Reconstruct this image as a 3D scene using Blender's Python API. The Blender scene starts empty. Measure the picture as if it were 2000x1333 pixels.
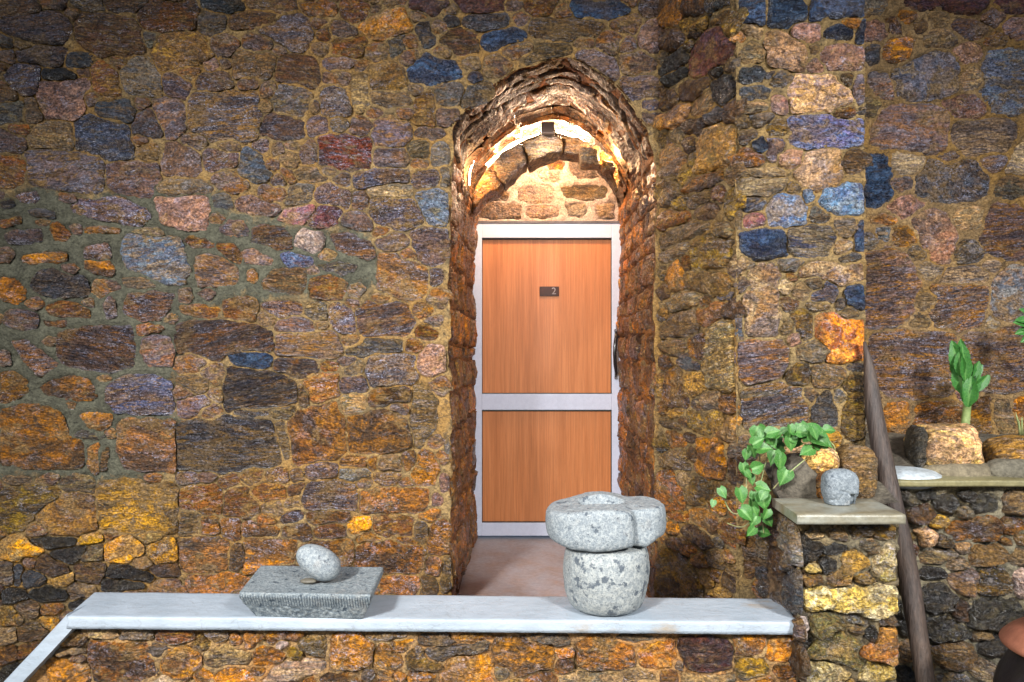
import bpy, bmesh, math, random
import numpy as np
from mathutils import Vector, Matrix, geometry

random.seed(7)
RS = np.random.RandomState(11)
SC = bpy.context.scene
R = math.radians

# ------------------------------------------------------------------ camera
CAMZ = 1.19
F = 1333.0                     # focal length in photograph pixels (2000 wide)
VX, VY = 1036.0, 690.0         # where the view axis meets the photograph
cam_d = bpy.data.cameras.new('camera')
cam = bpy.data.objects.new('camera', cam_d)
SC.collection.objects.link(cam)
cam.location = (0, 0, CAMZ)
cam.rotation_euler = (R(90), 0, 0)
cam_d.sensor_width = 36
cam_d.lens = 36 * F / 2000
cam_d.shift_x = -(VX - 1000) / 2000
cam_d.shift_y = (VY - 666.5) / 2000
cam_d.clip_start = 0.02
cam_d.clip_end = 500
SC.camera = cam

# ------------------------------------------------------------------ world and sun
world = bpy.data.worlds.new('World')
SC.world = world
world.use_nodes = True
wn = world.node_tree
bg = wn.nodes['Background']
sky = wn.nodes.new('ShaderNodeTexSky')
sky.sky_type = 'NISHITA'
sky.sun_disc = False
sky.sun_elevation = R(38)
SUN_AZ = 205                     # compass heading the sun stands at (0 = +Y, clockwise)
sky.sun_rotation = R(SUN_AZ)
wn.links.new(sky.outputs[0], bg.inputs[0])
bg.inputs[1].default_value = 0.085

def aim(o, src, dst):
    o.location = src
    o.rotation_euler = (Vector(dst) - Vector(src)).to_track_quat('-Z', 'Y').to_euler()

sun_d = bpy.data.lights.new('sun', 'SUN')
sun_d.energy = 0.6
sun_d.angle = R(2.0)
sun_d.color = (1.0, 0.97, 0.92)
sun = bpy.data.objects.new('sun', sun_d)
SC.collection.objects.link(sun)
el = R(38)
az = R(SUN_AZ)
sdir = Vector((math.sin(az) * math.cos(el), math.cos(az) * math.cos(el), math.sin(el)))
aim(sun, sdir * 20, (0, 0, 0))

def flood(name, src, dst, power, size, col, ang, blend):
    d = bpy.data.lights.new(name, 'SPOT')
    d.energy = power
    d.shadow_soft_size = size
    d.color = col
    d.spot_size = R(ang)
    d.spot_blend = blend
    o = bpy.data.objects.new(name, d)
    SC.collection.objects.link(o)
    aim(o, src, dst)
    return o

# the courtyard floodlights that light the wall from either side (their two shadows are on the ledge)
flood('floodlight', (-2.05, -1.5, 3.0), (-0.60, 3.0, 0.50), 1900, 0.30, (1.0, 0.985, 0.96), 62, 1.0)
flood('floodlight', (2.25, -1.5, 3.0), (0.85, 2.7, 0.62), 1520, 0.30, (1.0, 0.985, 0.96), 62, 1.0)

SC.view_settings.view_transform = 'Standard'
SC.view_settings.look = 'None'
SC.view_settings.exposure = 0.0
SC.view_settings.gamma = 1.0
SC.view_settings.use_curve_mapping = False
SC.cycles.use_denoising = True
SC.cycles.max_bounces = 6
SC.cycles.sample_clamp_indirect = 6

# ------------------------------------------------------------------ helpers
def link(o):
    SC.collection.objects.link(o)
    return o

def tag(o, label=None, cat=None, group=None, kind=None):
    if label: o['label'] = label
    if cat: o['category'] = cat
    if group: o['group'] = group
    if kind: o['kind'] = kind
    return o

def empty(name, loc, label=None, cat=None, group=None):
    o = link(bpy.data.objects.new(name, None))
    o.location = loc
    o.empty_display_size = 0.1
    return tag(o, label, cat, group)

def put(o, parent):
    """parent an object whose coordinates are world coordinates"""
    if parent is not None:
        o.parent = parent
        o.location = o.location - parent.location
    return o

def mesh_obj(name, verts, faces, mat, parent=None, origin=None, smooth=True):
    v = np.asarray(verts, dtype=float)
    if origin is None:
        origin = (v.min(0) + v.max(0)) / 2
    origin = np.asarray(origin, dtype=float)
    me = bpy.data.meshes.new(name)
    me.from_pydata((v - origin).tolist(), [], [tuple(int(i) for i in f) for f in faces])
    if smooth:
        me.polygons.foreach_set('use_smooth', [True] * len(me.polygons))
    me.materials.append(mat)
    o = link(bpy.data.objects.new(name, me))
    o.location = origin
    return put(o, parent)

def PX(px, py, D):
    return Vector(((px - VX) * D / F, D, CAMZ - (py - VY) * D / F))

# vectorised value noise ------------------------------------------------
_perm = np.random.RandomState(5).rand(64, 64, 64)
def vnoise(p):
    p = np.asarray(p, dtype=float)
    i = np.floor(p).astype(int)
    f = p - i
    f = f * f * (3 - 2 * f)
    out = 0
    for dx in (0, 1):
        wx = f[:, 0] if dx else 1 - f[:, 0]
        for dy in (0, 1):
            wy = f[:, 1] if dy else 1 - f[:, 1]
            for dz in (0, 1):
                wz = f[:, 2] if dz else 1 - f[:, 2]
                out = out + wx * wy * wz * _perm[(i[:, 0] + dx) & 63, (i[:, 1] + dy) & 63, (i[:, 2] + dz) & 63]
    return out * 2 - 1

def fbm(p, octv=4, gain=0.5):
    p = np.asarray(p, dtype=float)
    a, s, t = 1.0, 0, 0
    for k in range(octv):
        s = s + a * vnoise(p * (2 ** k) + 17.3 * k)
        t += a
        a *= gain
    return s / t

def v3(u, v, w=0.0):
    u = np.asarray(u, dtype=float)
    return np.stack([u, np.asarray(v, dtype=float), np.full_like(u, w)], 1)

# ------------------------------------------------------------------ materials
def nodes_of(name):
    m = bpy.data.materials.new(name)
    m.use_nodes = True
    nt = m.node_tree
    return m, nt, nt.nodes['Principled BSDF']

class NB:
    def __init__(s, nt): s.nt = nt
    def n(s, t, **kw):
        x = s.nt.nodes.new(t)
        for k, v in kw.items(): setattr(x, k, v)
        return x
    def set(s, sock, v):
        if isinstance(v, bpy.types.NodeSocket): s.nt.links.new(v, sock)
        else: sock.default_value = v
    def math(s, op, a, b=0.0, c=None, clamp=False):
        x = s.n('ShaderNodeMath', operation=op, use_clamp=clamp)
        s.set(x.inputs[0], a); s.set(x.inputs[1], b)
        if c is not None: s.set(x.inputs[2], c)
        return x.outputs[0]
    def mix(s, f, a, b, mode='MIX'):
        x = s.n('ShaderNodeMix', data_type='RGBA', blend_type=mode)
        s.set(x.inputs[0], f); s.set(x.inputs[6], a); s.set(x.inputs[7], b)
        return x.outputs[2]
    def noise(s, vec, scale, detail=4, rough=0.55, dist=0.0, out=0):
        x = s.n('ShaderNodeTexNoise')
        x.inputs['Scale'].default_value = scale
        x.inputs['Detail'].default_value = detail
        x.inputs['Roughness'].default_value = rough
        x.inputs['Distortion'].default_value = dist
        s.set(x.inputs['Vector'], vec)
        return x.outputs[out]
    def ramp(s, f, stops):
        x = s.n('ShaderNodeValToRGB')
        e = x.color_ramp.elements
        while len(e) > 1: e.remove(e[-1])
        for i, (p, c) in enumerate(stops):
            k = e[0] if i == 0 else e.new(p)
            k.position = p
            k.color = (c, c, c, 1) if isinstance(c, (int, float)) else (c[0], c[1], c[2], 1)
        s.set(x.inputs[0], f)
        return x.outputs[0]
    def attr(s, name, kind='OBJECT', out='Vector'):
        x = s.n('ShaderNodeAttribute', attribute_type=kind, attribute_name=name)
        return x.outputs[out]
    def vmath(s, op, a, b):
        x = s.n('ShaderNodeVectorMath', operation=op)
        s.set(x.inputs[0], a); s.set(x.inputs[1], b)
        return x.outputs[0]
    def bump(s, h, strength, dist, normal=None):
        x = s.n('ShaderNodeBump')
        x.inputs['Strength'].default_value = strength
        x.inputs['Distance'].default_value = dist
        s.set(x.inputs['Height'], h)
        if normal is not None: s.set(x.inputs['Normal'], normal)
        return x.outputs[0]

def stone_material():
    m, nt, p = nodes_of('gneiss_stone')
    b = NB(nt)
    uvh = b.attr('uvh', 'GEOMETRY')
    off = b.attr('off')
    par = b.attr('par')                      # strata angle, strata stretch, gloss
    sep = b.n('ShaderNodeSeparateXYZ'); b.set(sep.inputs[0], par)
    base = b.vmath('ADD', uvh, off)
    rot = b.n('ShaderNodeVectorRotate', rotation_type='Z_AXIS')
    b.set(rot.inputs['Vector'], base); b.set(rot.inputs['Angle'], sep.outputs[0])
    comb = b.n('ShaderNodeCombineXYZ')
    comb.inputs[0].default_value = 1.0
    b.set(comb.inputs[1], sep.outputs[1]); comb.inputs[2].default_value = 1.0
    q = b.vmath('MULTIPLY', rot.outputs[0], comb.outputs[0])
    n1 = b.noise(q, 5.5, 6, 0.60, 1.0)
    n7 = b.noise(q, 3.6, 5, 0.62, 1.2)
    n2 = b.noise(q, 17, 5, 0.62, 1.0)
    n3 = b.noise(base, 95, 3, 0.7)
    n4 = b.noise(base, 6, 4, 0.6)
    n5 = b.noise(q, 34, 4, 0.66, 0.8)
    n6 = b.noise(b.vmath('ADD', q, (7.7, 3.1, 5.5)), 9, 6, 0.66, 1.2)
    f1 = b.ramp(n1, [(0.46, 0), (0.53, 1)])
    f2 = b.ramp(n2, [(0.52, 0), (0.58, 1)])
    f3 = b.ramp(n5, [(0.48, 0), (0.60, 1)])
    f6 = b.ramp(n6, [(0.53, 0), (0.60, 1)])
    c = b.mix(f1, b.attr('ca'), b.attr('cb'))
    c = b.mix(b.math('MULTIPLY', b.ramp(n7, [(0.49, 0), (0.57, 1)]), 0.85), c, b.vmath('MULTIPLY', b.attr('cc'), (0.40, 0.40, 0.44)))
    c = b.mix(b.math('MULTIPLY', b.ramp(n7, [(0.36, 1), (0.44, 0)]), 0.5), c, b.vmath('MULTIPLY', b.attr('ca'), (1.6, 1.55, 1.4)))
    c = b.mix(b.math('MULTIPLY', f2, 0.9), c, b.attr('cc'))
    # dark biotite streaks, pale lavender streaks painted in as glints, rust veins
    c = b.mix(b.math('MULTIPLY', f3, b.math('ADD', .30, b.math('MULTIPLY', b.attr('rg', 'OBJECT', 'Fac'), .5))), c, b.vmath('MULTIPLY', c, (0.20, 0.20, 0.24)))
    c = b.vmath('MULTIPLY', c, (1.48, 1.40, 1.28))
    g0 = sep.outputs[2]
    lum = b.n('ShaderNodeSeparateXYZ'); b.set(lum.inputs[0], b.attr('ca'))
    lk = b.math('MULTIPLY', lum.outputs[0], 11.0, clamp=True)
    pale = b.math('MULTIPLY', b.math('MULTIPLY', f6, lk), b.math('MULTIPLY', b.ramp(n5, [(0.44, 1), (0.56, 0)]), b.math('MULTIPLY', g0, 0.48)))
    c = b.mix(pale, c, b.mix(0.35, (0.42, 0.39, 0.46, 1), c))
    vein = b.ramp(b.math('ABSOLUTE', b.math('SUBTRACT', n6, 0.47)), [(0.0, 1), (0.035, 0)])
    c = b.mix(b.math('MULTIPLY', b.math('MULTIPLY', vein, lk), 0.28), c, (0.27, 0.115, 0.022, 1))
    # mortar smears and lichen on the face
    sm = b.ramp(b.math('ADD', n4, b.math('MULTIPLY', n2, 0.5)), [(0.80, 0), (0.87, 1)])
    c = b.mix(b.math('MULTIPLY', b.math('MULTIPLY', sm, lk), 0.6), c, (0.24, 0.145, 0.055, 1))
    n8 = b.noise(b.vmath('MULTIPLY', base, (1.0, 1.6, 1.0)), 105, 2, 0.6)
    glint = b.math('MULTIPLY', b.math('MULTIPLY', b.ramp(n8, [(0.58, 0), (0.64, 1)]), b.math('MULTIPLY', g0, lk)), b.ramp(n6, [(0.48, 0.08), (0.56, 1)]))  # bluish white sparkle of the surface, painted into the colour as specks
    br = b.ramp(n3, [(0.32, 0.35), (0.5, 1.0), (0.70, 2.0)])
    c = b.mix(1.0, c, br, 'MULTIPLY')
    hs = b.n('ShaderNodeHueSaturation'); hs.inputs['Saturation'].default_value = 1.05; hs.inputs['Value'].default_value = 1.04
    b.set(hs.inputs['Color'], c); c = hs.outputs[0]
    c = b.mix(b.math('MULTIPLY', b.math('MULTIPLY', glint, g0), 0.95), c, (0.52, 0.52, 0.66, 1))
    b.set(p.inputs['Base Color'], c)
    g = sep.outputs[2]
    rg = b.math('SUBTRACT', 0.60, b.math('MULTIPLY', g, 0.34))
    rg = b.math('ADD', rg, b.math('MULTIPLY', b.math('SUBTRACT', n3, 0.5), 0.5))
    b.set(p.inputs['Roughness'], rg)
    b.set(p.inputs['Specular IOR Level'], 0.5)
    b.set(p.inputs['Coat Weight'], b.math('MULTIPLY', b.math('MULTIPLY', g, b.attr('rg', 'OBJECT', 'Fac')), b.ramp(n1, [(0.42, 0.35), (0.55, 1.0)])))
    p.inputs['Coat Roughness'].default_value = 0.20
    p.inputs['Coat IOR'].default_value = 1.65
    p.inputs['Coat Tint'].default_value = (0.82, 0.88, 1.0, 1)
    h = b.math('ADD', b.math('MULTIPLY', n2, 1.0), b.math('MULTIPLY', n5, 0.75))
    h = b.math('ADD', h, b.math('MULTIPLY', n3, 0.45))
    rgh = b.attr('rg', 'OBJECT', 'Fac')
    bm_ = b.bump(h, 1.0, 0.042)
    b.set(bm_.node.inputs['Strength'], b.math('ADD', .45, b.math('MULTIPLY', rgh, .55)))
    b.set(p.inputs['Normal'], bm_)
    b.set(p.inputs['Coat Normal'], bm_)
    return m

def mortar_material(name, base=(0.275, 0.187, 0.082), dark=(0.150, 0.106, 0.052), grey=(0.125, 0.122, 0.083), rough=0.75, org=(0.290, 0.160, 0.042), tame=False):
    m, nt, p = nodes_of(name)
    b = NB(nt)
    uvh = b.attr('uvh', 'GEOMETRY')
    mask = b.attr('grey', 'GEOMETRY', 'Fac')
    n1 = b.noise(uvh, 7, 7, 0.70, 0.6)
    n2 = b.noise(uvh, 24, 7, 0.76, 0.5)
    n3 = b.noise(uvh, 90, 3, 0.7)
    n4 = b.noise(uvh, 2.6, 6, 0.66)
    n5 = b.noise(b.vmath('MULTIPLY', uvh, (1.0, 2.3, 1.0)), 13, 6, 0.74, 1.0)
    c = b.mix(b.ramp(n1, [(0.42, 0), (0.58, 1)]), base + (1,), dark + (1,))
    c = b.mix(b.math('MULTIPLY', b.ramp(n4, [(0.47, 0), (0.58, 1)]), 0.75), c, org + (1,))
    c = b.mix(b.math('MULTIPLY', b.ramp(n5, [(0.53, 0), (0.61, 1)]), 0.75), c, (dark[0] * 0.50, dark[1] * 0.50, dark[2] * 0.62, 1))
    c = b.mix(b.math('MULTIPLY', b.ramp(n2, [(0.56, 0), (0.64, 1)]), 0.60), c, (0.045, 0.036, 0.026, 1))
    c = b.vmath('MULTIPLY', c, (1.3, 1.25, 1.15))
    if tame: c = b.mix(0.75, c, base + (1,))
    gmix = b.mix(b.ramp(n1, [(0.4, 0), (0.6, 1)]), grey + (1,), (grey[0]*0.6, grey[1]*0.6, grey[2]*0.6, 1))
    mm = b.ramp(b.math('ADD', mask, b.math('ADD', b.math('MULTIPLY', b.math('SUBTRACT', n2, 0.5), 0.9), b.math('MULTIPLY', b.math('SUBTRACT', n4, 0.5), 1.6))), [(0.38, 0), (0.62, 1)])
    c = b.mix(mm, c, gmix)
    c = b.mix(1.0, c, b.ramp(n3, [(0.32, 0.50), (0.48, 1.0), (0.70, 1.5)]), 'MULTIPLY')
    b.set(p.inputs['Base Color'], c)
    p.inputs['Roughness'].default_value = rough
    b.set(p.inputs['Roughness'], b.math('ADD', rough - 0.2, b.math('MULTIPLY', n2, 0.4)))
    p.inputs['Specular IOR Level'].default_value = 0.4
    h = b.math('ADD', n2, b.math('MULTIPLY', n3, 0.50))
    b.set(p.inputs['Normal'], b.bump(h, 1.0, 0.026))
    return m

def simple_mat(name, col, rough=0.6, metal=0.0, bump=0.0, scale=60, var=0.35, col2=None, coords='Object', stretch=None, spec=0.5):
    m, nt, p = nodes_of(name)
    b = NB(nt)
    tc = b.n('ShaderNodeTexCoord').outputs[coords]
    if stretch:
        tc = b.vmath('MULTIPLY', tc, stretch)
    n1 = b.noise(tc, scale, 6, 0.62)
    n2 = b.noise(tc, scale * 0.18, 4, 0.6)
    col2 = col2 or tuple(x * 0.6 for x in col)
    c = b.mix(b.ramp(n2, [(0.35, 0), (0.65, 1)]), tuple(col) + (1,), tuple(col2) + (1,))
    c = b.mix(var, c, b.mix(1.0, c, b.ramp(n1, [(0.3, 0.3), (0.7, 1.7)]), 'MULTIPLY'))
    b.set(p.inputs['Base Color'], c)
    p.inputs['Roughness'].default_value = rough
    p.inputs['Metallic'].default_value = metal
    p.inputs['Specular IOR Level'].default_value = spec
    if bump:
        b.set(p.inputs['Normal'], b.bump(n1, 0.8, bump))
    return m

STONE = stone_material()
MORTAR = mortar_material('ochre_mortar')
MORTAR_G = mortar_material('grey_sand_mortar', (0.19, 0.16, 0.10), (0.10, 0.088, 0.062), org=(0.20, 0.13, 0.05))
MORTAR_V = mortar_material('rusty_mortar', (0.150, 0.056, 0.018), (0.060, 0.026, 0.011), rough=0.85, org=(0.27, 0.10, 0.018))
MORTAR_T = mortar_material('pale_pink_mortar', (0.40, 0.31, 0.26), (0.32, 0.235, 0.19), rough=0.85, org=(0.38, 0.26, 0.17), tame=True)

#            colour a             colour b             colour c          strata gloss
CLS = {
 'o': ((0.285,0.122,0.016), (0.180,0.072,0.014), (0.085,0.046,0.019), 2.0, 0.8),
 'O': ((0.39,0.160,0.018), (0.27,0.098,0.014), (0.33,0.18,0.06), 1.4, 0.8),
 'Q': ((0.60,0.28,0.055), (0.52,0.18,0.022), (0.20,0.045,0.015), 1.0, 0.7),
 'a': ((0.300,0.145,0.042), (0.20,0.095,0.035), (0.125,0.080,0.052), 2.4, 0.8),
 'c': ((0.175,0.074,0.017), (0.235,0.096,0.016), (0.065,0.038,0.020), 1.6, 0.8),
 'b': ((0.110,0.052,0.024), (0.062,0.036,0.022), (0.15,0.085,0.032), 3.5, 0.7),
 'r': ((0.190,0.072,0.018), (0.115,0.050,0.020), (0.25,0.130,0.03), 2.8, 0.8),
 'R': ((0.16,0.030,0.014), (0.22,0.050,0.020), (0.10,0.07,0.085), 3.5, 0.9),
 'p': ((0.130,0.090,0.080), (0.165,0.085,0.042), (0.100,0.086,0.105), 2.6, 1.0),
 'P': ((0.125,0.096,0.112), (0.090,0.082,0.112), (0.20,0.11,0.05), 2.4, 1.0),
 'm': ((0.22,0.115,0.080), (0.16,0.095,0.080), (0.26,0.15,0.10), 1.4, 0.8),
 'M': ((0.18,0.065,0.065), (0.13,0.055,0.075), (0.22,0.12,0.09), 1.5, 0.9),
 'g': ((0.105,0.092,0.075), (0.075,0.070,0.065), (0.15,0.105,0.05), 2.2, 0.8),
 'G': ((0.120,0.105,0.105), (0.085,0.088,0.110), (0.17,0.12,0.08), 1.4, 0.9),
 'd': ((0.032,0.040,0.050), (0.060,0.062,0.070), (0.10,0.07,0.045), 2.5, 1.0),
 'D': ((0.018,0.036,0.082), (0.035,0.065,0.125), (0.010,0.014,0.030), 2.2, 1.0),
 'B': ((0.075,0.095,0.125), (0.050,0.068,0.102), (0.14,0.108,0.072), 2.2, 1.0),
 'U': ((0.045,0.060,0.120), (0.085,0.078,0.110), (0.15,0.09,0.06), 3.0, 1.0),
 'u': ((0.080,0.125,0.255), (0.110,0.110,0.230), (0.20,0.14,0.14), 2.2, 1.0),
 'C': ((0.110,0.200,0.330), (0.070,0.130,0.250), (0.20,0.24,0.28), 1.3, 0.9),
 'k': ((0.010,0.009,0.008), (0.020,0.017,0.013), (0.035,0.028,0.016), 1.6, 1.0),
 'e': ((0.052,0.026,0.011), (0.030,0.017,0.010), (0.085,0.045,0.016), 1.8, 0.7),
 'v': ((0.060,0.020,0.018), (0.045,0.020,0.028), (0.085,0.035,0.02), 2.0, 0.6),
 'x': ((0.235,0.140,0.020), (0.135,0.080,0.018), (0.070,0.050,0.022), 2.2, 0.7),
 'n': ((0.145,0.100,0.048), (0.090,0.066,0.036), (0.20,0.12,0.045), 3.6, 0.7),
 'N': ((0.130,0.108,0.036), (0.085,0.073,0.030), (0.19,0.14,0.04), 1.6, 0.55),
 's': ((0.130,0.082,0.060), (0.215,0.098,0.026), (0.080,0.068,0.078), 4.6, 1.0),
 'z': ((0.085,0.068,0.046), (0.200,0.108,0.032), (0.048,0.054,0.072), 5.0, 0.9),
 'y': ((0.270,0.155,0.036), (0.180,0.098,0.026), (0.120,0.072,0.028), 1.9, 0.6),
 'Y': ((0.460,0.245,0.022), (0.370,0.165,0.018), (0.30,0.20,0.08), 1.2, 0.6),
 'Z': ((0.38,0.295,0.090), (0.25,0.180,0.045), (0.48,0.42,0.22), 1.3, 0.75),
 't': ((0.240,0.165,0.080), (0.160,0.105,0.052), (0.110,0.090,0.065), 2.6, 0.5),
 'T': ((0.260,0.190,0.115), (0.180,0.125,0.075), (0.125,0.105,0.090), 4.0, 0.6),
 'h': ((0.210,0.165,0.100), (0.050,0.062,0.110), (0.15,0.12,0.08), 5.0, 0.8),
 'l': ((0.400,0.300,0.235), (0.300,0.230,0.195), (0.24,0.20,0.19), 1.4, 0.5),
 'A': ((0.44,0.285,0.160), (0.37,0.205,0.080), (0.22,0.145,0.125), 1.5, 0.7),
 'i': ((0.34,0.26,0.21), (0.29,0.215,0.17), (0.25,0.18,0.14), 1.5, 0.15),
 'j': ((0.26,0.195,0.16), (0.21,0.155,0.13), (0.29,0.215,0.17), 1.8, 0.15),
 'E': ((0.60,0.40,0.19), (0.52,0.31,0.11), (0.36,0.23,0.13), 1.2, 0.2),
 'J': ((0.27,0.100,0.016), (0.145,0.052,0.012), (0.060,0.030,0.013), 1.5, 0.9),
 'w': ((0.500,0.480,0.400), (0.350,0.330,0.270), (0.26,0.22,0.15), 1.2, 0.3),
}

def jitter_col(c, k, hue=0.07):
    return [max(0.003, x * k * (1 + RS.uniform(-hue, hue))) for x in c]

# ------------------------------------------------------------------ wall planes
class Plane:
    """u, v run along the wall in metres, h stands out of it"""
    def __init__(s, P0, U, nrm):
        s.P0 = np.array(P0, float); s.U = np.array(U, float); s.N = np.array(nrm, float)
        s.V = np.array((0, 0, 1.0))
        s.U /= np.linalg.norm(s.U); s.N /= np.linalg.norm(s.N)
    def to3(s, u, v, h):
        u = np.asarray(u, float)[:, None]; v = np.asarray(v, float)[:, None]; h = np.asarray(h, float)[:, None]
        return s.P0 + u * s.U + v * s.V + h * s.N
    def px(s, x, y):
        ray = np.array(((x - VX) / F, 1.0, -(y - VY) / F))
        C = np.array((0, 0, CAMZ))
        t = np.dot(s.P0 - C, s.N) / np.dot(ray, s.N)
        P = C + ray * t - s.P0
        return float(np.dot(P, s.U)), float(P[2])

def front(D):
    return Plane((0, D, 0), (1, 0, 0), (0, -1, 0))

D_M, D_B, D_R, D_P, D_Q, D_T = 3.12, 2.60, 3.05, 2.22, 2.55, 4.40
X_SPL0 = (1285 - VX) / F * D_M
X_SPL1 = (1440 - VX) / F * D_B
PL = {
 'M': front(D_M), 'B': front(D_B), 'R': front(D_R), 'P': front(D_P), 'F': Plane((-1.5, 2.295, 0), (2.37, -0.045, 0), (-0.045, -2.37, 0)), 'Q': front(D_Q), 'T': front(D_T),
 'S': Plane((X_SPL0, D_M, 0), (X_SPL1 - X_SPL0, D_B - D_M, 0), (-(D_M - D_B), -(X_SPL1 - X_SPL0), 0)),
 'W': Plane((0.866, D_P, 0), (0, -1, 0), (-1, 0, 0)),
}

# ------------------------------------------------------------------ stones
def resample(poly, step):
    poly = np.asarray(poly, float)
    out = []
    n = len(poly)
    for i in range(n):
        a, c = poly[i], poly[(i + 1) % n]
        L = np.linalg.norm(c - a)
        k = max(1, int(round(L / step)))
        for j in range(k):
            out.append(a + (c - a) * j / k)
    return np.array(out)

def chaikin(poly, w=0.22):
    n = len(poly)
    out = []
    for i in range(n):
        a, c = poly[i], poly[(i + 1) % n]
        out.append(a * (1 - w) + c * w); out.append(a * w + c * (1 - w))
    return np.array(out)

def seg_dist(pts, poly):
    """unsigned distance of points to a closed outline, and inside flag"""
    a = poly; c = np.roll(poly, -1, axis=0)
    d = c - a
    L2 = (d ** 2).sum(1) + 1e-12
    t = ((pts[:, None, :] - a[None]) * d[None]).sum(2) / L2[None]
    t = np.clip(t, 0, 1)
    q = a[None] + t[..., None] * d[None]
    dist = np.sqrt(((pts[:, None, :] - q) ** 2).sum(2)).min(1)
    x, y = pts[:, 0][:, None], pts[:, 1][:, None]
    cond = (a[None, :, 1] > y) != (c[None, :, 1] > y)
    xi = a[None, :, 0] + (y - a[None, :, 1]) * d[None, :, 0] / np.where(abs(d[None, :, 1]) < 1e-12, 1e-12, d[None, :, 1])
    inside = ((cond & (x < xi)).sum(1) % 2) == 1
    return dist, inside

def outline(poly, sp, grow=0.002):
    """hand-drawn corners -> a slightly rounded, ragged outline"""
    p = np.asarray(poly, float)
    c = p.mean(0)
    L = np.linalg.norm(p - c, axis=1)[:, None]
    p = c + (p - c) * (1 + grow / np.maximum(L, .02))
    p = chaikin(p, 0.07)
    p = resample(p, sp * 0.95)
    q = v3(p[:, 0] * 24, p[:, 1] * 24, 3.3)
    j = np.stack([fbm(q, 4, 0.7), fbm(q + 31.7, 4, 0.7)], 1) * 0.0125
    return p + j

def stone_mesh(ol, sp, H, depth=0.009, rough=1.0, seed=0.0, ang=0.0, st=2.5, tri_off=0.0):
    lo, hi = ol.min(0), ol.max(0)
    gx = np.arange(lo[0] + sp * 0.5, hi[0], sp); gy = np.arange(lo[1] + sp * 0.5, hi[1], sp)
    if len(gx) and len(gy):
        X, Y = np.meshgrid(gx, gy)
        pts = np.stack([X.ravel(), Y.ravel()], 1)
        pts += RS.uniform(-0.25, 0.25, pts.shape) * sp
        d, ins = seg_dist(pts, ol)
        pts = pts[ins & (d > sp * 0.55)]
    else:
        pts = np.zeros((0, 2))
    allp = np.vstack([ol, pts]) if len(pts) else ol
    n = len(ol)
    try:
        r = geometry.delaunay_2d_cdt([Vector(p) for p in allp.tolist()], [], [list(range(n))], 1, 1e-6)
    except Exception:
        return None
    vv = np.array([(p.x, p.y) for p in r[0]])
    ff = [f for f in r[2] if len(f) == 3]
    if not ff: return None
    d, ins = seg_dist(vv, ol)
    size = math.sqrt(max(1e-6, (hi - lo)[0] * (hi - lo)[1]))
    Rr = min(0.013, size * 0.16)
    e = np.clip(d / Rr, 0, 1)
    prof = 1 - (1 - e) ** 2.2
    c = (lo + hi) / 2
    tilt = RS.uniform(-1, 1, 2) * 0.006
    rel = (vv - c) / (size * 0.5 + 1e-6)
    ca, sa = math.cos(ang), math.sin(ang)
    uu = vv[:, 0] * ca - vv[:, 1] * sa; ww = vv[:, 0] * sa + vv[:, 1] * ca
    q = v3(uu * 22, ww * 22 * st, seed)
    q2 = v3(vv[:, 0] * 9, vv[:, 1] * 9, seed + 5)
    q3 = v3(uu * 55, ww * 55 * max(1, st * .6), seed + 9)
    strata = fbm(q, 3, 0.6)
    ridge = 1 - np.abs(fbm(q3, 2)) * 2
    blk = np.floor(fbm(q2, 2) * 5) / 5
    h = H + tilt[0] * rel[:, 0] + tilt[1] * rel[:, 1] + rough * (0.0125 * strata + 0.0055 * fbm(q2, 3) + 0.0045 * ridge + 0.009 * blk)
    h = -depth + (h + depth) * prof
    return vv, ff, h

def make_stone(plane, ol, cls, sp, parent, H=None, glossk=1.0, name='stone', mapper=None, rough=1.0, ang=None, off=None):
    A, Bc, Cc, st, gl = CLS[cls]
    if H is None: H = RS.uniform(0.000, 0.012)
    if ang is None: ang = RS.normal(0, 0.12)
    seed = RS.uniform(0, 50)
    r = stone_mesh(ol, sp, H, rough=rough, seed=seed, ang=ang, st=st)
    if r is None: return None
    vv, ff, h = r
    P = (mapper or plane.to3)(vv[:, 0], vv[:, 1], h)
    # wind the faces towards the viewer side of the wall
    a, b_, c_ = P[ff[0][0]], P[ff[0][1]], P[ff[0][2]]
    top = (mapper or plane.to3)(vv[:1, 0], vv[:1, 1], np.array([h[0] + 0.1]))[0] - (mapper or plane.to3)(vv[:1, 0], vv[:1, 1], np.array([h[0]]))[0]
    if np.dot(np.cross(b_ - a, c_ - a), top) < 0:
        ff = [(f[0], f[2], f[1]) for f in ff]
    o = mesh_obj(name, P, ff, STONE, parent)
    at = o.data.attributes.new('uvh', 'FLOAT_VECTOR', 'POINT')
    ky = .30 if mapper is not None else 1.0
    at.data.foreach_set('vector', np.stack([vv[:, 0], vv[:, 1] * ky, h], 1).ravel())
    k = math.exp(RS.normal(-.12, .27))
    k = min(1.6, max(.5, k))
    o['ca'] = jitter_col(A, k); o['cb'] = jitter_col(Bc, k); o['cc'] = jitter_col(Cc, k)
    o['off'] = [float(x) for x in RS.uniform(-20, 20, 3)]
    o['par'] = [float(ang), float(st), float(gl * RS.uniform(0.55, 1.0) * glossk)]
    o['rg'] = float(RS.uniform(0.45, 1.0))
    return o

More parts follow.
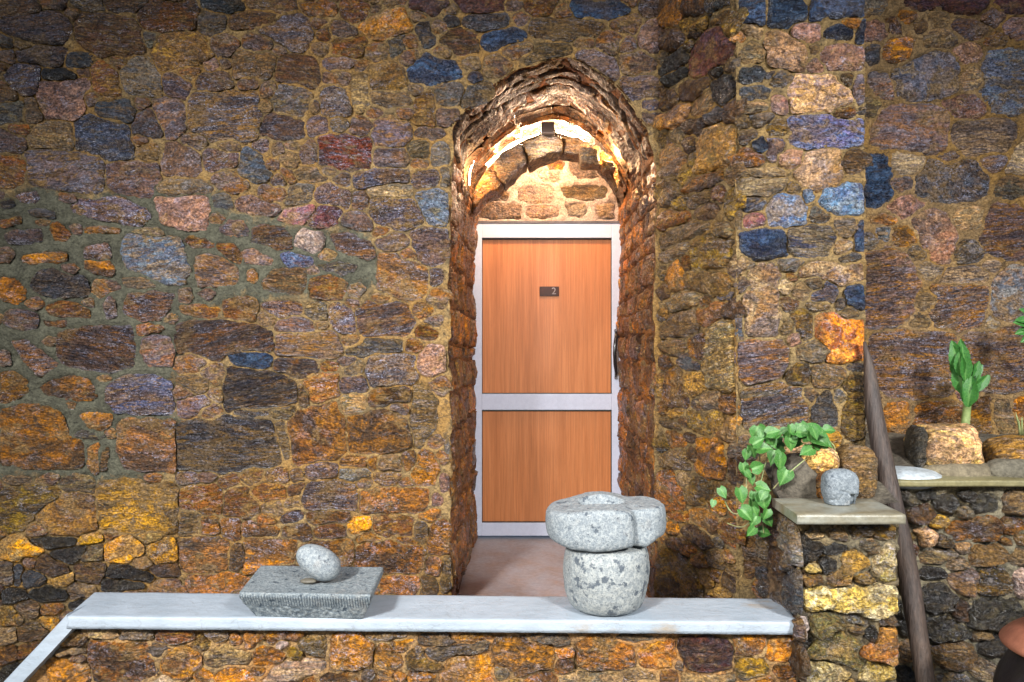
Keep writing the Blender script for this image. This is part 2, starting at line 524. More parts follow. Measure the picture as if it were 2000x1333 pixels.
STONE_TEXT = """
#M 0 0
b 0 0 27 0 29 8 20 12 0 12
p 2 13 34 10 50 14 52 22 47 31 20 30 6 26 0 20
g 0 28 8 30 9 37 0 36
p 0 39 8 39 10 47 0 47
p 12 40 34 38 47 40 49 47 41 50 28 48 14 46
d 51 48 57 44 68 44 70 49 66 52 53 51
b 60 20 63 10 80 10 98 16 108 25 110 38 102 42 85 40 70 38 64 30
g 55 0 76 0 80 7 72 9 60 6
b 81 0 113 0 108 5 94 8 84 6
r 109 8 118 2 150 3 154 8 152 20 140 23 118 23 111 17
g 154 13 160 10 172 12 172 20 160 24 154 21
d 158 0 190 0 188 5 170 8 160 6
y 122 34 128 26 143 25 156 31 166 43 158 48 140 51 126 52 120 45
g 112 27 121 25 121 33 114 35
P 6 52 28 51 29 60 27 70 20 72 7 70
k 33 56 50 56 58 58 57 61 40 61 33 60
m 30 64 45 65 66 61 69 66 64 76 60 90 50 92 36 90 31 82
r 71 52 84 50 88 57 92 72 86 76 75 73 72 66
g 95 55 105 46 116 48 121 58 125 66 123 74 108 74 97 66
p 127 62 131 58 140 59 145 66 143 73 134 74 127 68
p 155 60 168 57 176 61 178 66 170 69 157 67
p 158 49 166 46 170 50 164 55
g 0 81 17 80 18 95 0 95
t 19 78 24 79 30 92 20 95
d 77 81 83 82 102 80 103 93 90 92 78 88
p 104 104 106 92 115 84 119 90 127 104
p 118 78 138 79 142 92 142 104 130 105 122 90
z 152 76 172 73 200 72 202 88 200 107 170 107 148 102 148 92
B 59 97 66 93 85 94 96 99 101 110 103 123 90 122 72 119 59 116 58 105
n 22 106 30 98 50 95 55 100 57 112 54 117 40 114 24 112
p 0 104 8 105 18 111 14 115 0 118
r 6 98 20 98 20 104 8 103
@P 57 300 100 296 150 299 190 310 194 372 165 374 120 370 60 355
@r 0 310 25 312 40 322 43 345 30 362 0 366
@p 216 330 235 318 262 318 300 325 304 350 296 384 230 379 216 360
@m 320 296 330 287 345 285 368 292 378 305 380 338 350 340 318 333
@y 268 292 285 285 310 292 305 306 285 310 268 303
@p 405 302 420 298 462 301 460 316 445 322 410 322
@B 473 293 485 295 510 305 520 325 528 342 500 347 470 340
#M 0 333
p 12 19 28 18 30 22 27 26 16 24
d 0 23 8 23 10 26 2 29 0 29
d 22 32 30 31 41 33 41 37 34 38 24 35
P 55 28 62 23 80 22 92 20 104 27 112 30 116 36 108 43 95 41 84 38 70 36 58 32
m 121 21 140 20 161 21 163 32 160 45 140 46 126 40 123 32
g 121 14 135 8 152 9 165 14 150 18 130 19
d 166 21 176 20 180 28 168 28
o 17 68 36 64 50 64 51 70 44 72 18 72
p 3 50 14 47 30 47 31 54 22 57 6 56
r 36 43 44 41 54 50 50 54 42 53
r 0 39 14 37 15 41 0 43
o 64 45 74 44 92 46 91 49 74 48 66 48
m 65 60 82 58 85 65 85 69 66 69
o 66 71 84 71 87 78 85 82 72 80 66 76
B 96 55 102 50 120 51 138 52 142 60 144 70 148 78 142 88 128 88 110 80 99 76 95 66
t 101 46 122 45 128 50 118 51 104 49
d 24 86 30 79 40 78 55 83 64 83 70 94 66 98 40 99 26 94 23 90
o 0 85 10 85 18 94 18 100 12 103 0 100
p 2 112 8 109 25 110 29 118 26 124 8 123 2 119
r 35 107 42 103 60 105 68 110 69 115 50 114 38 112
p 81 104 85 98 88 104 89 114 83 115
s 97 102 100 97 118 96 135 97 132 106 127 115 110 117 97 111
p 139 94 146 93 150 99 146 104 140 102
r 141 106 155 105 170 110 166 114 150 113 141 110
r 175 102 186 99 199 100 198 116 185 116 176 112
s 153 68 160 66 175 70 185 76 184 88 168 90 155 90 153 80
r 144 55 150 52 160 55 166 59 150 60
r 168 58 180 58 190 66 188 72 178 69
p 171 45 178 38 190 39 194 48 188 52 174 49
t 95 86 110 84 122 90 112 92 98 91
o 34 118 50 118 51 121 36 121
@s 110 655 122 648 160 640 200 638 235 640 252 637 258 650 258 715 240 722 200 728 140 716 118 710 112 690
@s 347 640 370 632 420 630 480 634 500 640 522 655 530 672 525 680 480 686 440 692 350 690 344 665
@p 272 690 276 665 300 655 330 662 334 690 330 712 290 716 282 705
@r 264 640 290 633 318 640 300 650 268 655
#M 0 666
p 0 8 6 9 7 18 0 20
s 9 1 20 0 28 7 38 14 44 19 38 24 30 28 22 20 15 10
o 0 26 10 25 19 32 20 41 10 45 0 48
o 31 37 42 31 54 28 66 30 71 36 73 43 70 46 50 45 36 42
U 83 39 87 33 100 27 120 28 132 32 134 45 133 56 110 57 90 56 84 48
o 0 54 20 50 36 52 46 57 50 66 52 74 62 79 66 90 62 98 48 100 20 99 0 96
o 53 48 57 49 56 53 54 52
o 62 58 72 57 86 58 84 67 80 70 68 66
g 58 74 64 71 80 75 74 77 64 76
r 68 85 76 80 76 102 72 104 68 97
n 78 88 83 84 82 100 78 102
a 91 66 100 61 120 62 134 64 135 80 135 101 115 102 97 100 91 85
@z 347 838 380 830 430 820 480 815 525 822 535 850 545 885 540 905 500 912 440 920 350 918 347 880
n 140 29 150 27 161 32 160 37 145 38
p 139 47 158 45 164 48 156 55 142 56
@z 441 722 470 727 520 733 555 738 570 758 573 783 560 790 500 796 440 800
@D 441 694 470 690 500 693 530 700 532 706 505 714 470 710
p 140 104 154 104 156 110 140 110
r 171 112 180 104 187 107 184 113 174 114
@r 350 970 370 955 410 948 424 957 427 985 422 1003 390 998 352 988
@r 438 1003 441 972 460 955 478 957 495 985 503 1003 480 1010
t 0 108 24 107 20 113 4 113
t 46 112 56 104 70 108 72 118 60 118 50 116
@x 0 960 40 950 100 955 112 965 90 985 60 1000 40 1030 0 1040
@y 72 1020 90 987 120 972 150 962 178 975 182 1030 150 1040 100 1042
@x 190 950 240 943 300 947 338 950 342 1000 340 1032 280 1035 200 1032 192 990
#M 0 1000
Y 0 22 10 21 20 24 32 31 28 35 12 36 0 35
k 23 23 30 21 48 22 58 23 54 27 40 28 28 26
k 40 34 46 30 66 28 62 37 52 36 42 36
Y 60 23 68 19 78 20 74 24 64 26 59 26
t 63 35 70 28 80 26 76 37 66 40 62 39
Y 80 27 88 24 100 20 108 24 108 35 96 38 82 36
Y 106 20 116 17 124 19 122 22 110 22
Y 117 26 130 23 135 28 136 38 122 40 116 34
e 27 44 31 36 34 35 42 41 52 46 53 48 38 49 27 47
e 58 46 66 41 77 42 77 50 74 56 60 53
k 85 50 87 44 96 43 108 46 116 50 112 54 96 53
e 115 45 125 42 137 43 137 48 122 47
k 81 55 92 54 108 56 110 60 96 62 84 60
k 0 62 8 63 18 65 21 68 10 71 0 73
k 23 66 34 60 48 62 51 66 44 69 32 70
Y 0 75 8 76 15 84 15 89 6 89 0 88
o 30 77 38 73 46 75 44 80 32 81
Y 31 84 40 82 45 86 40 91 34 90
t 52 62 58 57 72 59 68 64 56 68
d 16 50 24 48 34 50 30 57 20 56
y 38 55 48 50 56 48 54 55 44 59
t 0 42 8 42 8 56 0 58
d 10 44 15 43 12 56 10 56
t 10 75 22 71 29 76 28 80 16 80
k 55 73 64 70 60 75 56 76
n 140 2 154 2 155 17 141 18
o 157 6 168 6 170 17 157 18
c 173 8 184 6 187 10 186 20 173 19
c 188 9 205 10 216 14 216 19 190 18
a 142 22 156 20 175 24 177 36 174 46 155 46 143 44
n 179 32 186 28 193 34 190 43 180 44
@o 483 1058 500 1056 578 1055 577 1085 560 1102 510 1110 480 1122 474 1115
c 141 60 150 52 172 50 194 53 190 60 175 62 150 62
r 15 108 28 103 24 112 16 114
t 0 92 10 92 12 100 0 104
n 12 92 28 90 36 94 24 100 14 100
r 0 108 10 106 12 112 0 120
o 20 118 30 112 26 122 20 128
k 2 124 14 122 16 130 4 134
#F 0 1000
o 44 103 52 96 66 98 66 104 50 106
t 68 95 85 94 92 98 84 101 70 99
t 93 96 115 95 118 99 104 101 92 101
r 120 97 140 96 149 96 150 101 136 103 121 101
n 160 96 172 94 178 97 176 101 166 101
c 68 103 90 103 116 104 117 118 120 130 96 131 71 129 69 115
o 38 118 60 118 67 121 69 133 40 133
o 130 108 145 107 155 115 153 126 148 130 134 130 127 122
t 157 112 176 106 192 112 193 119 172 122 158 118
c 188 97 199 94 203 96 202 103 192 106
o 166 130 174 123 188 121 197 126 200 133 166 133
p 54 114 62 113 65 116 56 117
t 44 110 60 106 67 110 60 113
#M 450 0
b 8 0 48 0 50 6 40 7 22 6
o 57 4 65 0 80 2 80 8 73 11 60 7
r 86 0 100 0 108 4 107 12 96 17 90 12
O 100 19 118 10 134 7 138 13 138 23 126 28 108 26
v 140 0 168 0 168 6 156 9 143 7
v 176 0 213 0 213 6 196 8 180 5
p 22 24 36 17 50 13 62 16 62 22 57 34 53 38 42 34 30 27
b 4 11 20 9 33 11 33 16 14 17 0 17
r 68 24 74 21 76 28 74 31 69 30
r 79 33 95 30 103 30 104 38 96 41 82 39
g 125 30 136 26 136 37 130 44 124 43 124 37
d 147 17 154 17 157 26 159 35 152 35 148 27
b 165 32 172 25 180 23 188 28 191 36 184 40 172 36
d 165 15 172 13 176 17 170 20
d 184 18 190 13 216 12 220 15 212 19 190 20
n 4 42 8 38 20 42 33 44 32 52 26 58 4 58 0 48
b 38 46 46 44 62 48 66 56 69 60 66 65 50 64 37 61
p 76 49 88 47 98 46 96 51 86 51 77 53
y 108 53 122 50 134 54 136 66 130 70 110 69 108 60
t 109 72 130 72 140 73 139 79 112 80
D 139 56 144 48 152 43 164 46 180 54 172 60 160 64 142 63
U 189 56 193 55 195 61 190 64
g 31 78 38 67 52 68 60 76 60 86 50 88 34 85
p 70 84 74 74 80 67 86 72 91 86 86 88 72 88
p 24 98 30 91 44 91 55 98 56 104 50 108 36 106 23 104
p 61 98 66 94 74 95 74 102 62 103
g 79 96 86 94 91 97 84 101 80 99
R 70 108 90 107 108 109 108 122 106 131 84 131 70 128
P 112 95 118 91 130 94 138 97 139 109 134 112 114 111 112 104
t 98 60 106 60 107 72 106 82 100 84 98 76
r 146 78 150 71 156 72 158 90 159 97 148 95 141 94 144 86
g 161 70 172 66 182 70 178 80 170 82 163 78
g 182 74 190 66 205 66 208 74 200 80 190 84 182 82
p 112 120 120 117 134 118 139 125 134 128 114 126
n 140 112 152 110 156 118 152 123 142 120
g 157 116 164 113 168 118 167 126 158 127
p 55 114 62 112 68 116 67 125 58 126 54 122
p 30 115 38 113 40 118 34 120
p 18 114 28 110 30 116 24 118
t 38 122 50 118 53 125 44 128 36 127
@D 946 80 960 68 1000 60 1018 68 1012 78 985 85 960 93
#M 450 333
p 32 6 38 5 40 9 35 11
r 41 1 47 2 49 8 44 6
t 50 2 62 0 70 2 76 6 64 7 52 6
p 80 6 88 2 93 5 92 10 85 11
P 97 5 104 2 130 1 136 2 136 7 122 9 104 12 97 10
t 107 15 124 11 142 12 140 18 124 20 108 20
p 142 9 148 3 162 1 164 8 156 12 143 13
g 165 0 171 0 172 10 166 12
g 44 16 56 12 64 12 62 22 56 26 45 27
p 66 17 74 11 88 16 90 20 90 27 80 25 66 21
p 98 20 103 16 107 20 106 27 98 27
P 109 23 120 21 138 23 142 28 150 38 148 41 134 43 118 42 112 32
B 148 20 158 16 164 17 170 28 168 42 158 42 152 34
m 5 26 20 21 34 26 36 30 32 34 16 33 6 30
M 40 36 46 30 62 27 64 31 57 41 48 41 38 38
M 58 40 70 30 84 30 86 33 80 40 74 44 62 42
p 87 37 98 34 108 39 109 45 100 46 90 42
s 17 46 24 43 40 46 47 52 48 60 38 62 30 58 17 56
l 52 51 56 46 70 49 73 53 70 63 64 64 50 58
s 78 50 92 50 108 56 112 66 108 69 94 66 84 62
p 116 54 126 51 138 56 136 61 124 60 116 58
p 143 50 150 47 168 47 171 54 171 69 158 71 146 68
u 39 66 46 65 62 68 64 74 58 76 44 75
p 7 64 18 62 24 67 32 70 31 73 24 74 12 71
p 0 39 9 40 13 46 13 51 4 51 0 48
a 116 66 130 68 142 72 150 78 154 88 152 96 134 97 116 94 115 80
g 67 75 78 72 97 74 95 78 86 81 76 79
r 13 79 18 77 21 84 18 87 13 85
n 25 88 34 78 44 76 60 77 58 90 54 97 38 95 27 92
r 60 90 64 83 80 83 90 88 90 96 82 99 64 100
n 90 92 100 88 104 92 98 98 91 97
s 25 106 36 104 52 106 52 110 40 112 28 110
g 61 107 70 104 74 109 74 115 68 116 62 111
P 78 108 86 106 93 108 95 118 97 127 88 125 78 117
s 99 108 110 105 130 106 140 110 143 120 136 126 118 127 101 125
o 142 111 150 107 157 107 156 114 150 116
p 157 80 162 79 162 88 156 90
r 146 124 154 120 158 128 150 130
p 37 121 50 118 62 121 65 125 50 127 38 126
#M 450 666
@s 541 657 560 650 590 657 640 654 662 667 662 690 655 696 600 694 544 692
g 92 6 108 2 124 0 134 1 132 7 116 8 98 11 92 10
r 137 2 148 2 147 6 138 7
s 34 15 46 15 66 17 68 22 62 27 48 26 36 20
r 69 18 84 17 85 20 78 23 70 21
g 91 20 99 17 101 20 102 26 94 27 90 26
p 107 22 112 14 130 12 143 14 144 26 138 34 122 35 112 34
m 146 15 156 6 164 8 166 20 158 24 147 22
r 58 33 70 27 81 27 83 36 84 43 68 48 62 46
n 54 36 58 40 61 48 58 52 55 46
p 86 34 92 29 102 28 104 37 92 40 86 40
n 86 46 94 43 104 46 104 54 90 55 86 52
o 108 44 118 37 136 36 139 42 138 47 118 49 109 49
c 46 68 50 58 66 52 82 48 86 58 88 70 88 88 72 92 54 95 48 84
c 92 62 104 58 130 56 134 66 139 76 139 82 120 86 96 88 93 76
n 145 38 156 34 158 50 156 70 150 80 145 80 145 60
n 33 54 48 52 48 58 36 61 32 58
d 3 57 12 55 28 56 28 59 14 60 4 59
r 89 93 98 90 105 91 104 96 96 99 88 97
g 87 102 98 100 109 104 108 107 94 108 86 106
o 107 93 113 92 114 100 111 101
n 115 96 124 92 132 92 132 101 120 101 115 100
o 134 91 142 88 143 98 138 100
o 148 90 158 88 160 95 158 110 150 112 142 110 145 100
r 114 107 124 104 132 105 130 111 120 113
P 58 100 70 97 82 99 81 104 70 106 58 105
r 27 104 36 101 44 102 43 108 34 110 27 107
r 8 106 18 101 25 102 25 108 14 110 8 109
r 0 106 6 107 7 111 0 114
b 46 103 55 103 56 108 50 109
s 55 126 60 114 78 112 94 114 97 124 96 130 72 131 58 129
@c 708 960 740 955 800 957 836 963 838 980 825 998 780 1002 740 1004 707 1003
r 16 118 26 113 36 114 42 118 42 124 30 124 18 122
m 156 122 160 121 162 127 158 128
b 45 118 52 112 56 112 52 119 46 120
g 167 76 171 76 171 90 167 88
m 166 108 171 106 171 118 166 118
n 35 64 40 62 41 72 46 84 42 92 38 80
#M 500 1000
r 0 3 10 2 14 8 8 11 0 10
p 22 4 32 0 33 5 28 8 22 7
o 42 4 56 1 70 2 71 6 56 7 42 7
o 74 8 84 4 89 5 88 12 78 15 72 14
r 92 4 104 2 118 4 122 12 121 19 104 19 94 17
n 124 12 130 10 132 20 128 24 124 20
o 137 14 142 9 152 9 152 26 151 33 138 32 137 24
o 128 3 140 0 143 4 134 6
o 19 18 26 12 40 12 43 18 42 22 32 22 20 21
r 44 16 60 12 69 14 68 17 60 21 50 21
c 34 28 42 25 68 24 75 28 76 34 74 41 34 44
c 78 30 84 25 104 25 124 27 131 34 130 44 122 48 100 48 78 42
c 132 40 140 38 144 42 141 50 132 49
c 98 54 112 50 126 53 128 60 120 64 97 64
n 129 53 138 51 140 58 139 64 129 64
n 148 36 152 35 152 50 152 63 146 63 146 46
o 80 21 90 18 97 22 92 24 80 24
o 107 20 118 20 126 25 114 25
#F 500 1000
r 0 95 5 95 5 101 0 103
o 6 99 12 95 32 95 34 97 24 100 12 103 7 102
x 33 104 40 100 54 100 55 112 54 116 44 112 33 109
O 60 101 72 96 82 99 90 105 89 114 86 122 72 124 60 122 58 112
l 16 104 20 102 23 104 20 107
o 0 109 12 110 24 113 16 118 4 120 0 118
o 93 112 97 106 108 108 112 116 110 124 106 130 98 128 94 120
T 6 131 16 122 36 118 50 116 54 120 44 128 28 131 14 133
o 48 133 60 129 80 127 84 133
n 86 97 100 96 118 98 108 100 94 99
y 118 115 124 108 130 110 132 118 142 122 140 126 120 124
o 118 127 128 125 140 129 136 133 118 133
O 148 126 152 116 164 115 178 114 184 122 182 133 144 133
T 132 110 140 104 160 106 178 101 182 104 176 112 160 113 140 115
t 128 101 142 99 158 102 150 105 134 106
o 156 99 180 96 182 99 168 102 156 101
@o 958 1262 975 1255 1030 1258 1080 1268 1085 1290 1070 1310 1010 1320 975 1300
@c 1132 1262 1150 1252 1200 1252 1238 1268 1242 1300 1215 1310 1150 1308 1128 1292
@o 1090 1292 1118 1290 1116 1310 1100 1322 1088 1315
@O 1250 1258 1310 1256 1318 1280 1312 1304 1270 1308 1248 1295
@n 1220 1318 1280 1318 1282 1333 1220 1333
@t 1095 1324 1130 1317 1210 1320 1210 1333 1095 1333
@t 1040 1247 1100 1245 1105 1262 1060 1262
@t 1180 1246 1240 1244 1300 1248 1240 1252
@v 1332 1258 1380 1255 1430 1262 1432 1290 1425 1308 1380 1312 1335 1300
@x 1436 1290 1480 1290 1500 1300 1490 1320 1440 1325
@o 1438 1252 1490 1250 1498 1265 1480 1275 1440 1283
@O 1502 1256 1555 1254 1558 1290 1530 1294 1502 1290
@r 1290 1315 1320 1314 1325 1333 1290 1333
@t 1335 1320 1430 1320 1435 1333 1335 1333
@o 1510 1300 1556 1298 1556 1325 1520 1330
#M 1000 0
r 8 0 34 0 32 9 22 11 10 8
D 46 4 60 0 84 0 90 6 86 10 66 12 52 11
n 14 18 24 15 60 16 70 20 62 26 36 28 18 24
p 102 2 110 0 113 8 106 10
m 101 22 110 18 113 24 113 36 108 37 100 33
p 86 33 92 28 96 31 94 37 87 39
n 10 46 22 39 42 37 46 41 38 43 24 44 14 50
p 50 42 56 37 66 40 80 46 84 52 81 60 74 55 62 48
p 88 62 100 60 113 66 113 76 100 74 90 70
u 104 79 112 77 113 84 108 86
#S 1000 0
c 116 2 130 0 131 12 127 22 118 20 115 12
c 132 2 148 0 149 9 143 14 134 12
y 130 17 138 14 149 15 150 22 140 24 131 22
e 117 24 127 22 134 28 128 36 120 41 116 36
e 135 27 142 24 147 25 146 28 138 29
v 140 40 147 28 158 24 166 32 172 42 166 46 150 56 142 59 138 56
k 120 48 130 39 134 40 137 44 124 54 117 57
k 118 66 120 60 130 55 135 56 126 62
e 130 70 138 65 148 61 152 63 150 71 138 77 132 76
k 153 57 158 52 162 56 160 61 155 61
k 155 66 160 62 169 60 172 74 168 78 162 80 155 80
e 116 78 124 73 128 76 126 83 118 86
e 133 100 146 93 149 97 147 103 135 105
a 110 98 116 91 130 84 138 83 132 92 124 99 112 102
a 121 107 128 116 134 126 130 133 116 138 114 136 116 122
y 150 104 156 99 168 98 171 104 171 118 168 128 156 132 142 133 146 120
e 135 112 140 109 141 116 137 119
d 151 90 158 86 164 88 160 94 152 96
d 150 0 170 0 168 3 156 8 151 6
n 157 11 166 6 170 8 162 14 156 17
#S 1200 333
c 52 17 56 11 80 1 85 4 84 8 70 12 54 18
y 31 16 36 9 46 7 50 14 48 22 34 27 32 22
r 74 17 80 14 85 17 83 24 76 24
n 56 24 66 18 73 17 73 22 62 26 57 27
r 34 38 44 34 54 34 57 38 46 43 36 46
n 33 52 44 46 60 42 73 41 72 45 58 52 46 58 34 60
n 36 66 46 60 56 56 57 59 48 66 38 73
n 78 45 86 43 90 48 88 51 77 51
x 58 66 64 54 76 52 90 56 89 70 86 77 70 78 62 76
y 56 82 66 79 88 80 90 90 84 98 70 95 58 94
c 40 78 47 72 51 74 53 90 44 92 40 86
n 38 104 48 99 60 94 66 97 62 103 48 108 40 109
r 65 110 74 106 85 105 82 112 70 118 66 116
n 34 124 44 115 60 111 64 118 62 126 46 129 35 130
d 78 98 90 96 88 100 82 101
@n 1376 690 1384 655 1400 635 1424 628 1427 690 1424 755 1422 763 1395 760 1376 755
#B 1200 333
T 99 8 108 6 134 7 133 12 120 17 106 19 99 18
t 98 0 132 0 134 3 108 5 98 4
B 101 22 110 21 117 25 114 30 104 31 101 27
M 102 37 112 34 118 36 117 44 106 45 102 42
g 95 34 98 31 101 36 101 44 95 45
C 119 30 128 22 141 18 147 26 151 35 149 42 134 42 124 43 120 38
C 148 15 155 14 156 20 150 25 149 21
C 164 13 180 12 192 12 195 26 196 31 182 34 168 32 163 24
D 97 49 110 46 130 46 133 58 134 66 122 68 108 71 102 60
h 138 46 156 44 172 46 173 56 168 64 148 65 139 60
D 191 42 195 39 195 62 191 60
A 106 78 112 74 128 74 129 90 129 110 128 126 122 129 104 127 102 118 106 98
A 146 76 160 73 176 75 180 75 194 73 195 78 195 84 180 87 168 84 150 83
B 177 70 184 66 193 65 190 71 180 73
U 154 98 164 94 168 87 172 90 171 102 162 101 155 101
D 184 92 190 90 195 93 195 107 190 108 184 104
d 176 102 180 101 180 108 176 108
@Q 1595 625 1612 616 1640 618 1650 625 1686 626 1688 660 1686 706 1660 700 1635 708 1615 705 1618 680 1600 655
B 95 110 99 108 101 120 100 130 95 128
r 136 82 140 80 142 85 138 86
x 140 114 150 111 155 116 154 130 147 132 142 124
m 139 130 144 127 146 134 140 135
t 140 92 148 90 153 94 152 100 142 101
y 152 105 160 104 168 106 164 108 154 108
#S 1200 666
n 36 2 44 0 56 3 58 5 48 9 38 9
d 51 16 56 13 63 18 64 22 56 21
c 38 30 42 22 50 26 52 34 56 50 48 51 38 49
y 31 28 37 27 37 36 36 46 33 42
o 83 46 88 43 94 45 97 53 90 54 83 53
t 67 42 80 40 82 52 70 52
n 35 60 40 60 46 64 52 68 50 69 40 66
y 41 56 48 54 54 57 50 60 42 60
x 58 56 61 55 70 66 75 73 66 73 57 69
c 40 72 46 70 54 76 56 84 48 84 40 82
n 36 92 42 86 54 86 58 97 54 100 36 98
o 64 76 72 77 84 82 85 96 84 109 74 106 64 100 63 88
e 87 84 94 84 99 96 99 110 96 112 88 107
c 33 112 36 104 42 101 47 104 49 114 52 124 53 133 34 133
x 55 118 62 110 68 110 76 118 74 126 62 127 56 124
y 76 109 84 112 92 120 95 124 86 121 78 116
o 71 124 80 124 88 129 88 132 74 131
o 81 72 86 68 92 62 95 58 98 60 94 70 90 78 84 76
#B 1200 666
s 95 8 100 2 130 2 134 8 133 20 128 29 112 32 104 32 98 24 95 16
x 137 26 144 18 152 20 154 30 148 33 138 32
z 103 42 112 37 130 35 146 38 149 48 150 60 146 66 118 68 104 66 102 54
d 160 44 166 40 170 42 171 54 173 66 166 69 157 68 158 56
x 181 30 190 26 195 30 195 46 195 60 194 74 186 76 180 70 182 50
#S 1200 1000
r 40 0 54 0 56 4 46 6 40 4
c 60 0 68 1 76 6 81 12 80 17 72 14 64 8
o 38 12 42 8 48 10 49 17 42 17
e 52 15 62 13 70 18 78 28 70 28 60 22
o 40 20 52 22 62 29 64 33 56 31 40 26
x 33 35 42 31 52 36 58 46 66 58 65 65 34 65
y 66 47 70 46 76 54 75 59 68 55
n 70 35 78 31 84 37 86 41 76 43
r 84 33 88 31 91 38 88 40
g 77 23 80 20 82 25 80 28
e 82 54 88 48 92 54 90 60 84 60
y 74 63 86 61 90 66 74 66
#B 1200 1000
e 104 24 114 22 116 40 108 52 105 48
r 114 46 122 44 124 60 116 66 110 60
#W 1200 1000
g 129 10 136 8 141 20 143 38 138 36 131 26
d 133 52 138 48 143 50 143 74 140 80 134 70
#P 1500 1000
x 65 15 78 13 96 13 101 15 100 21 84 21 66 19
k 25 22 31 16 36 24 46 26 42 32 38 38 28 42 25 38
k 42 37 47 34 54 41 52 46 46 49 42 46
y 58 33 66 28 74 34 76 42 66 50 62 58 50 56 46 52 55 44
Z 86 28 96 24 101 31 100 44 98 52 92 56 84 50 83 38
Z 30 63 40 61 52 64 66 60 84 58 99 58 100 74 92 80 84 84 70 79 54 77 40 76 30 74
N 34 82 44 78 54 82 59 88 54 92 44 97 38 100 34 92
N 28 113 38 102 52 95 66 96 71 104 70 112 73 120 70 122 56 117 40 114
k 77 96 82 90 84 96 80 103
r 76 108 84 98 88 92 99 92 101 100 101 118 94 118 84 112 74 114
t 88 84 97 81 100 84 100 88 88 88
g 62 84 72 82 78 85 76 90 68 87
Z 28 118 40 118 54 122 64 126 60 133 28 133
Z 72 126 84 119 99 122 100 132 72 133
k 24 104 34 100 35 104 26 107
w 27 84 31 82 33 90 30 98 25 99
y 30 54 36 50 42 53 40 57 32 57
t 44 14 56 16 64 18 60 23 50 21
#Q 1500 666
k 103 120 110 120 118 126 117 129 108 127
k 118 121 128 119 130 123 122 125
@k 1828 975 1845 970 1868 975 1873 990 1862 1002 1840 1003 1828 992
k 150 121 158 119 161 122 154 124
@k 1905 978 1925 970 1948 974 1950 988 1935 996 1905 997
@e 1772 1005 1790 992 1815 988 1825 1005 1820 1012 1800 1018 1775 1014
@t 1958 975 1985 965 2000 968 2000 1010 1975 1005 1960 992
#Q 1500 1000
A 114 16 124 14 132 18 130 24 124 26 118 22
c 141 11 152 8 176 6 180 10 179 20 170 22 154 23 144 22 142 18
o 110 26 115 25 116 36 114 40 110 36
t 118 36 130 31 146 30 145 35 134 39 120 40
r 157 36 164 28 172 30 182 27 185 33 182 38 168 41 158 40
k 115 48 122 44 134 45 135 52 128 54 118 52
A 141 52 150 48 160 46 161 54 159 64 146 62 141 57
x 166 54 170 46 182 46 190 58 188 62 174 64 165 62
k 118 60 126 57 140 58 147 66 144 76 132 81 122 78 118 70
e 146 78 152 72 157 74 155 84 148 86
k 159 76 166 70 180 71 194 69 197 80 194 90 186 93 170 90 158 90 157 84
k 121 86 130 84 142 82 150 90 158 95 146 100 130 102 122 98
k 101 70 106 72 108 90 110 96 103 94 101 84
n 127 106 138 104 152 103 162 106 163 114 156 124 146 125 132 118
k 165 104 172 98 184 97 186 108 172 112 165 110
l 193 48 200 46 200 66 197 66 193 54
k 102 124 112 122 118 130 114 133 103 133
g 132 130 144 127 156 130 156 133 132 133
t 160 97 168 93 176 95 170 98 164 102
n 104 104 110 102 114 116 106 118
o 194 20 200 18 200 27 196 25
#R 1500 0
v 110 0 170 0 170 8 166 11 150 9 134 6 112 5
v 180 0 200 0 200 9 190 9 182 6
e 95 17 100 13 104 18 103 24 96 22
e 115 17 120 14 124 18 123 25 118 25
p 142 21 148 17 170 18 171 26 164 31 156 27 146 25
p 183 22 192 15 200 15 200 28 186 28
d 79 38 84 35 87 40 85 46 80 48
G 98 60 110 52 126 45 136 40 146 44 148 56 150 66 146 72 128 74 112 77 102 72
p 81 60 92 60 97 64 98 74 84 74
B 170 42 178 39 190 41 200 42 200 84 188 87 176 84 169 74 170 58
p 89 86 104 85 128 85 141 89 139 104 138 118 120 118 100 114 82 111 86 98
T 146 98 160 98 184 95 192 100 192 114 178 119 152 120 145 112
T 194 114 200 112 200 133 188 133
#B 1500 0
D 0 0 20 0 28 6 32 12 24 16 14 19 0 18
D 38 0 76 0 76 12 60 12 46 10 34 15 33 12
A 0 26 8 26 16 30 28 34 32 42 29 55 26 56 12 50 4 48 0 38
D 44 24 56 22 66 22 66 27 54 28 46 28
D 71 18 76 14 76 32 71 33
m 41 40 48 38 76 37 76 52 60 52 48 51 42 48
A 18 66 22 58 30 57 44 60 54 62 64 72 64 79 52 84 34 86 20 86 17 76
P 70 63 76 57 76 78 72 79 69 74
u 16 94 30 91 44 90 56 93 70 94 76 96 76 110 64 113 44 115 24 114 18 104
A 30 122 38 116 56 117 58 128 54 145 40 150 26 145 24 136
y 57 61 62 59 66 61 64 64 58 64
d 0 56 5 55 4 60 0 61
g 72 84 76 84 76 89 68 89
U 0 108 8 110 12 117 6 123 0 122
@d 1450 138 1475 133 1500 140 1498 150 1470 155 1450 153
@d 1452 180 1475 170 1498 178 1495 190 1455 192
@d 1465 228 1490 222 1508 228 1505 238 1475 240
@D 1475 278 1490 270 1505 280 1500 292 1482 294
@O 1425 75 1450 65 1456 72 1440 82 1428 80
@D 1448 5 1465 0 1496 0 1496 44 1470 42 1448 35
@T 1448 255 1470 250 1478 265 1460 275 1446 270
@t 1448 205 1480 200 1500 208 1490 218 1450 220
#R 1500 333
@D 1694 312 1715 306 1735 310 1742 330 1742 385 1735 397 1700 399 1694 390
@G 1800 345 1815 318 1850 325 1880 315 1905 318 1925 350 1922 375 1900 387 1850 386 1800 385 1793 370
m 115 42 120 34 130 33 140 38 146 48 147 62 142 70 132 72 126 64 119 54
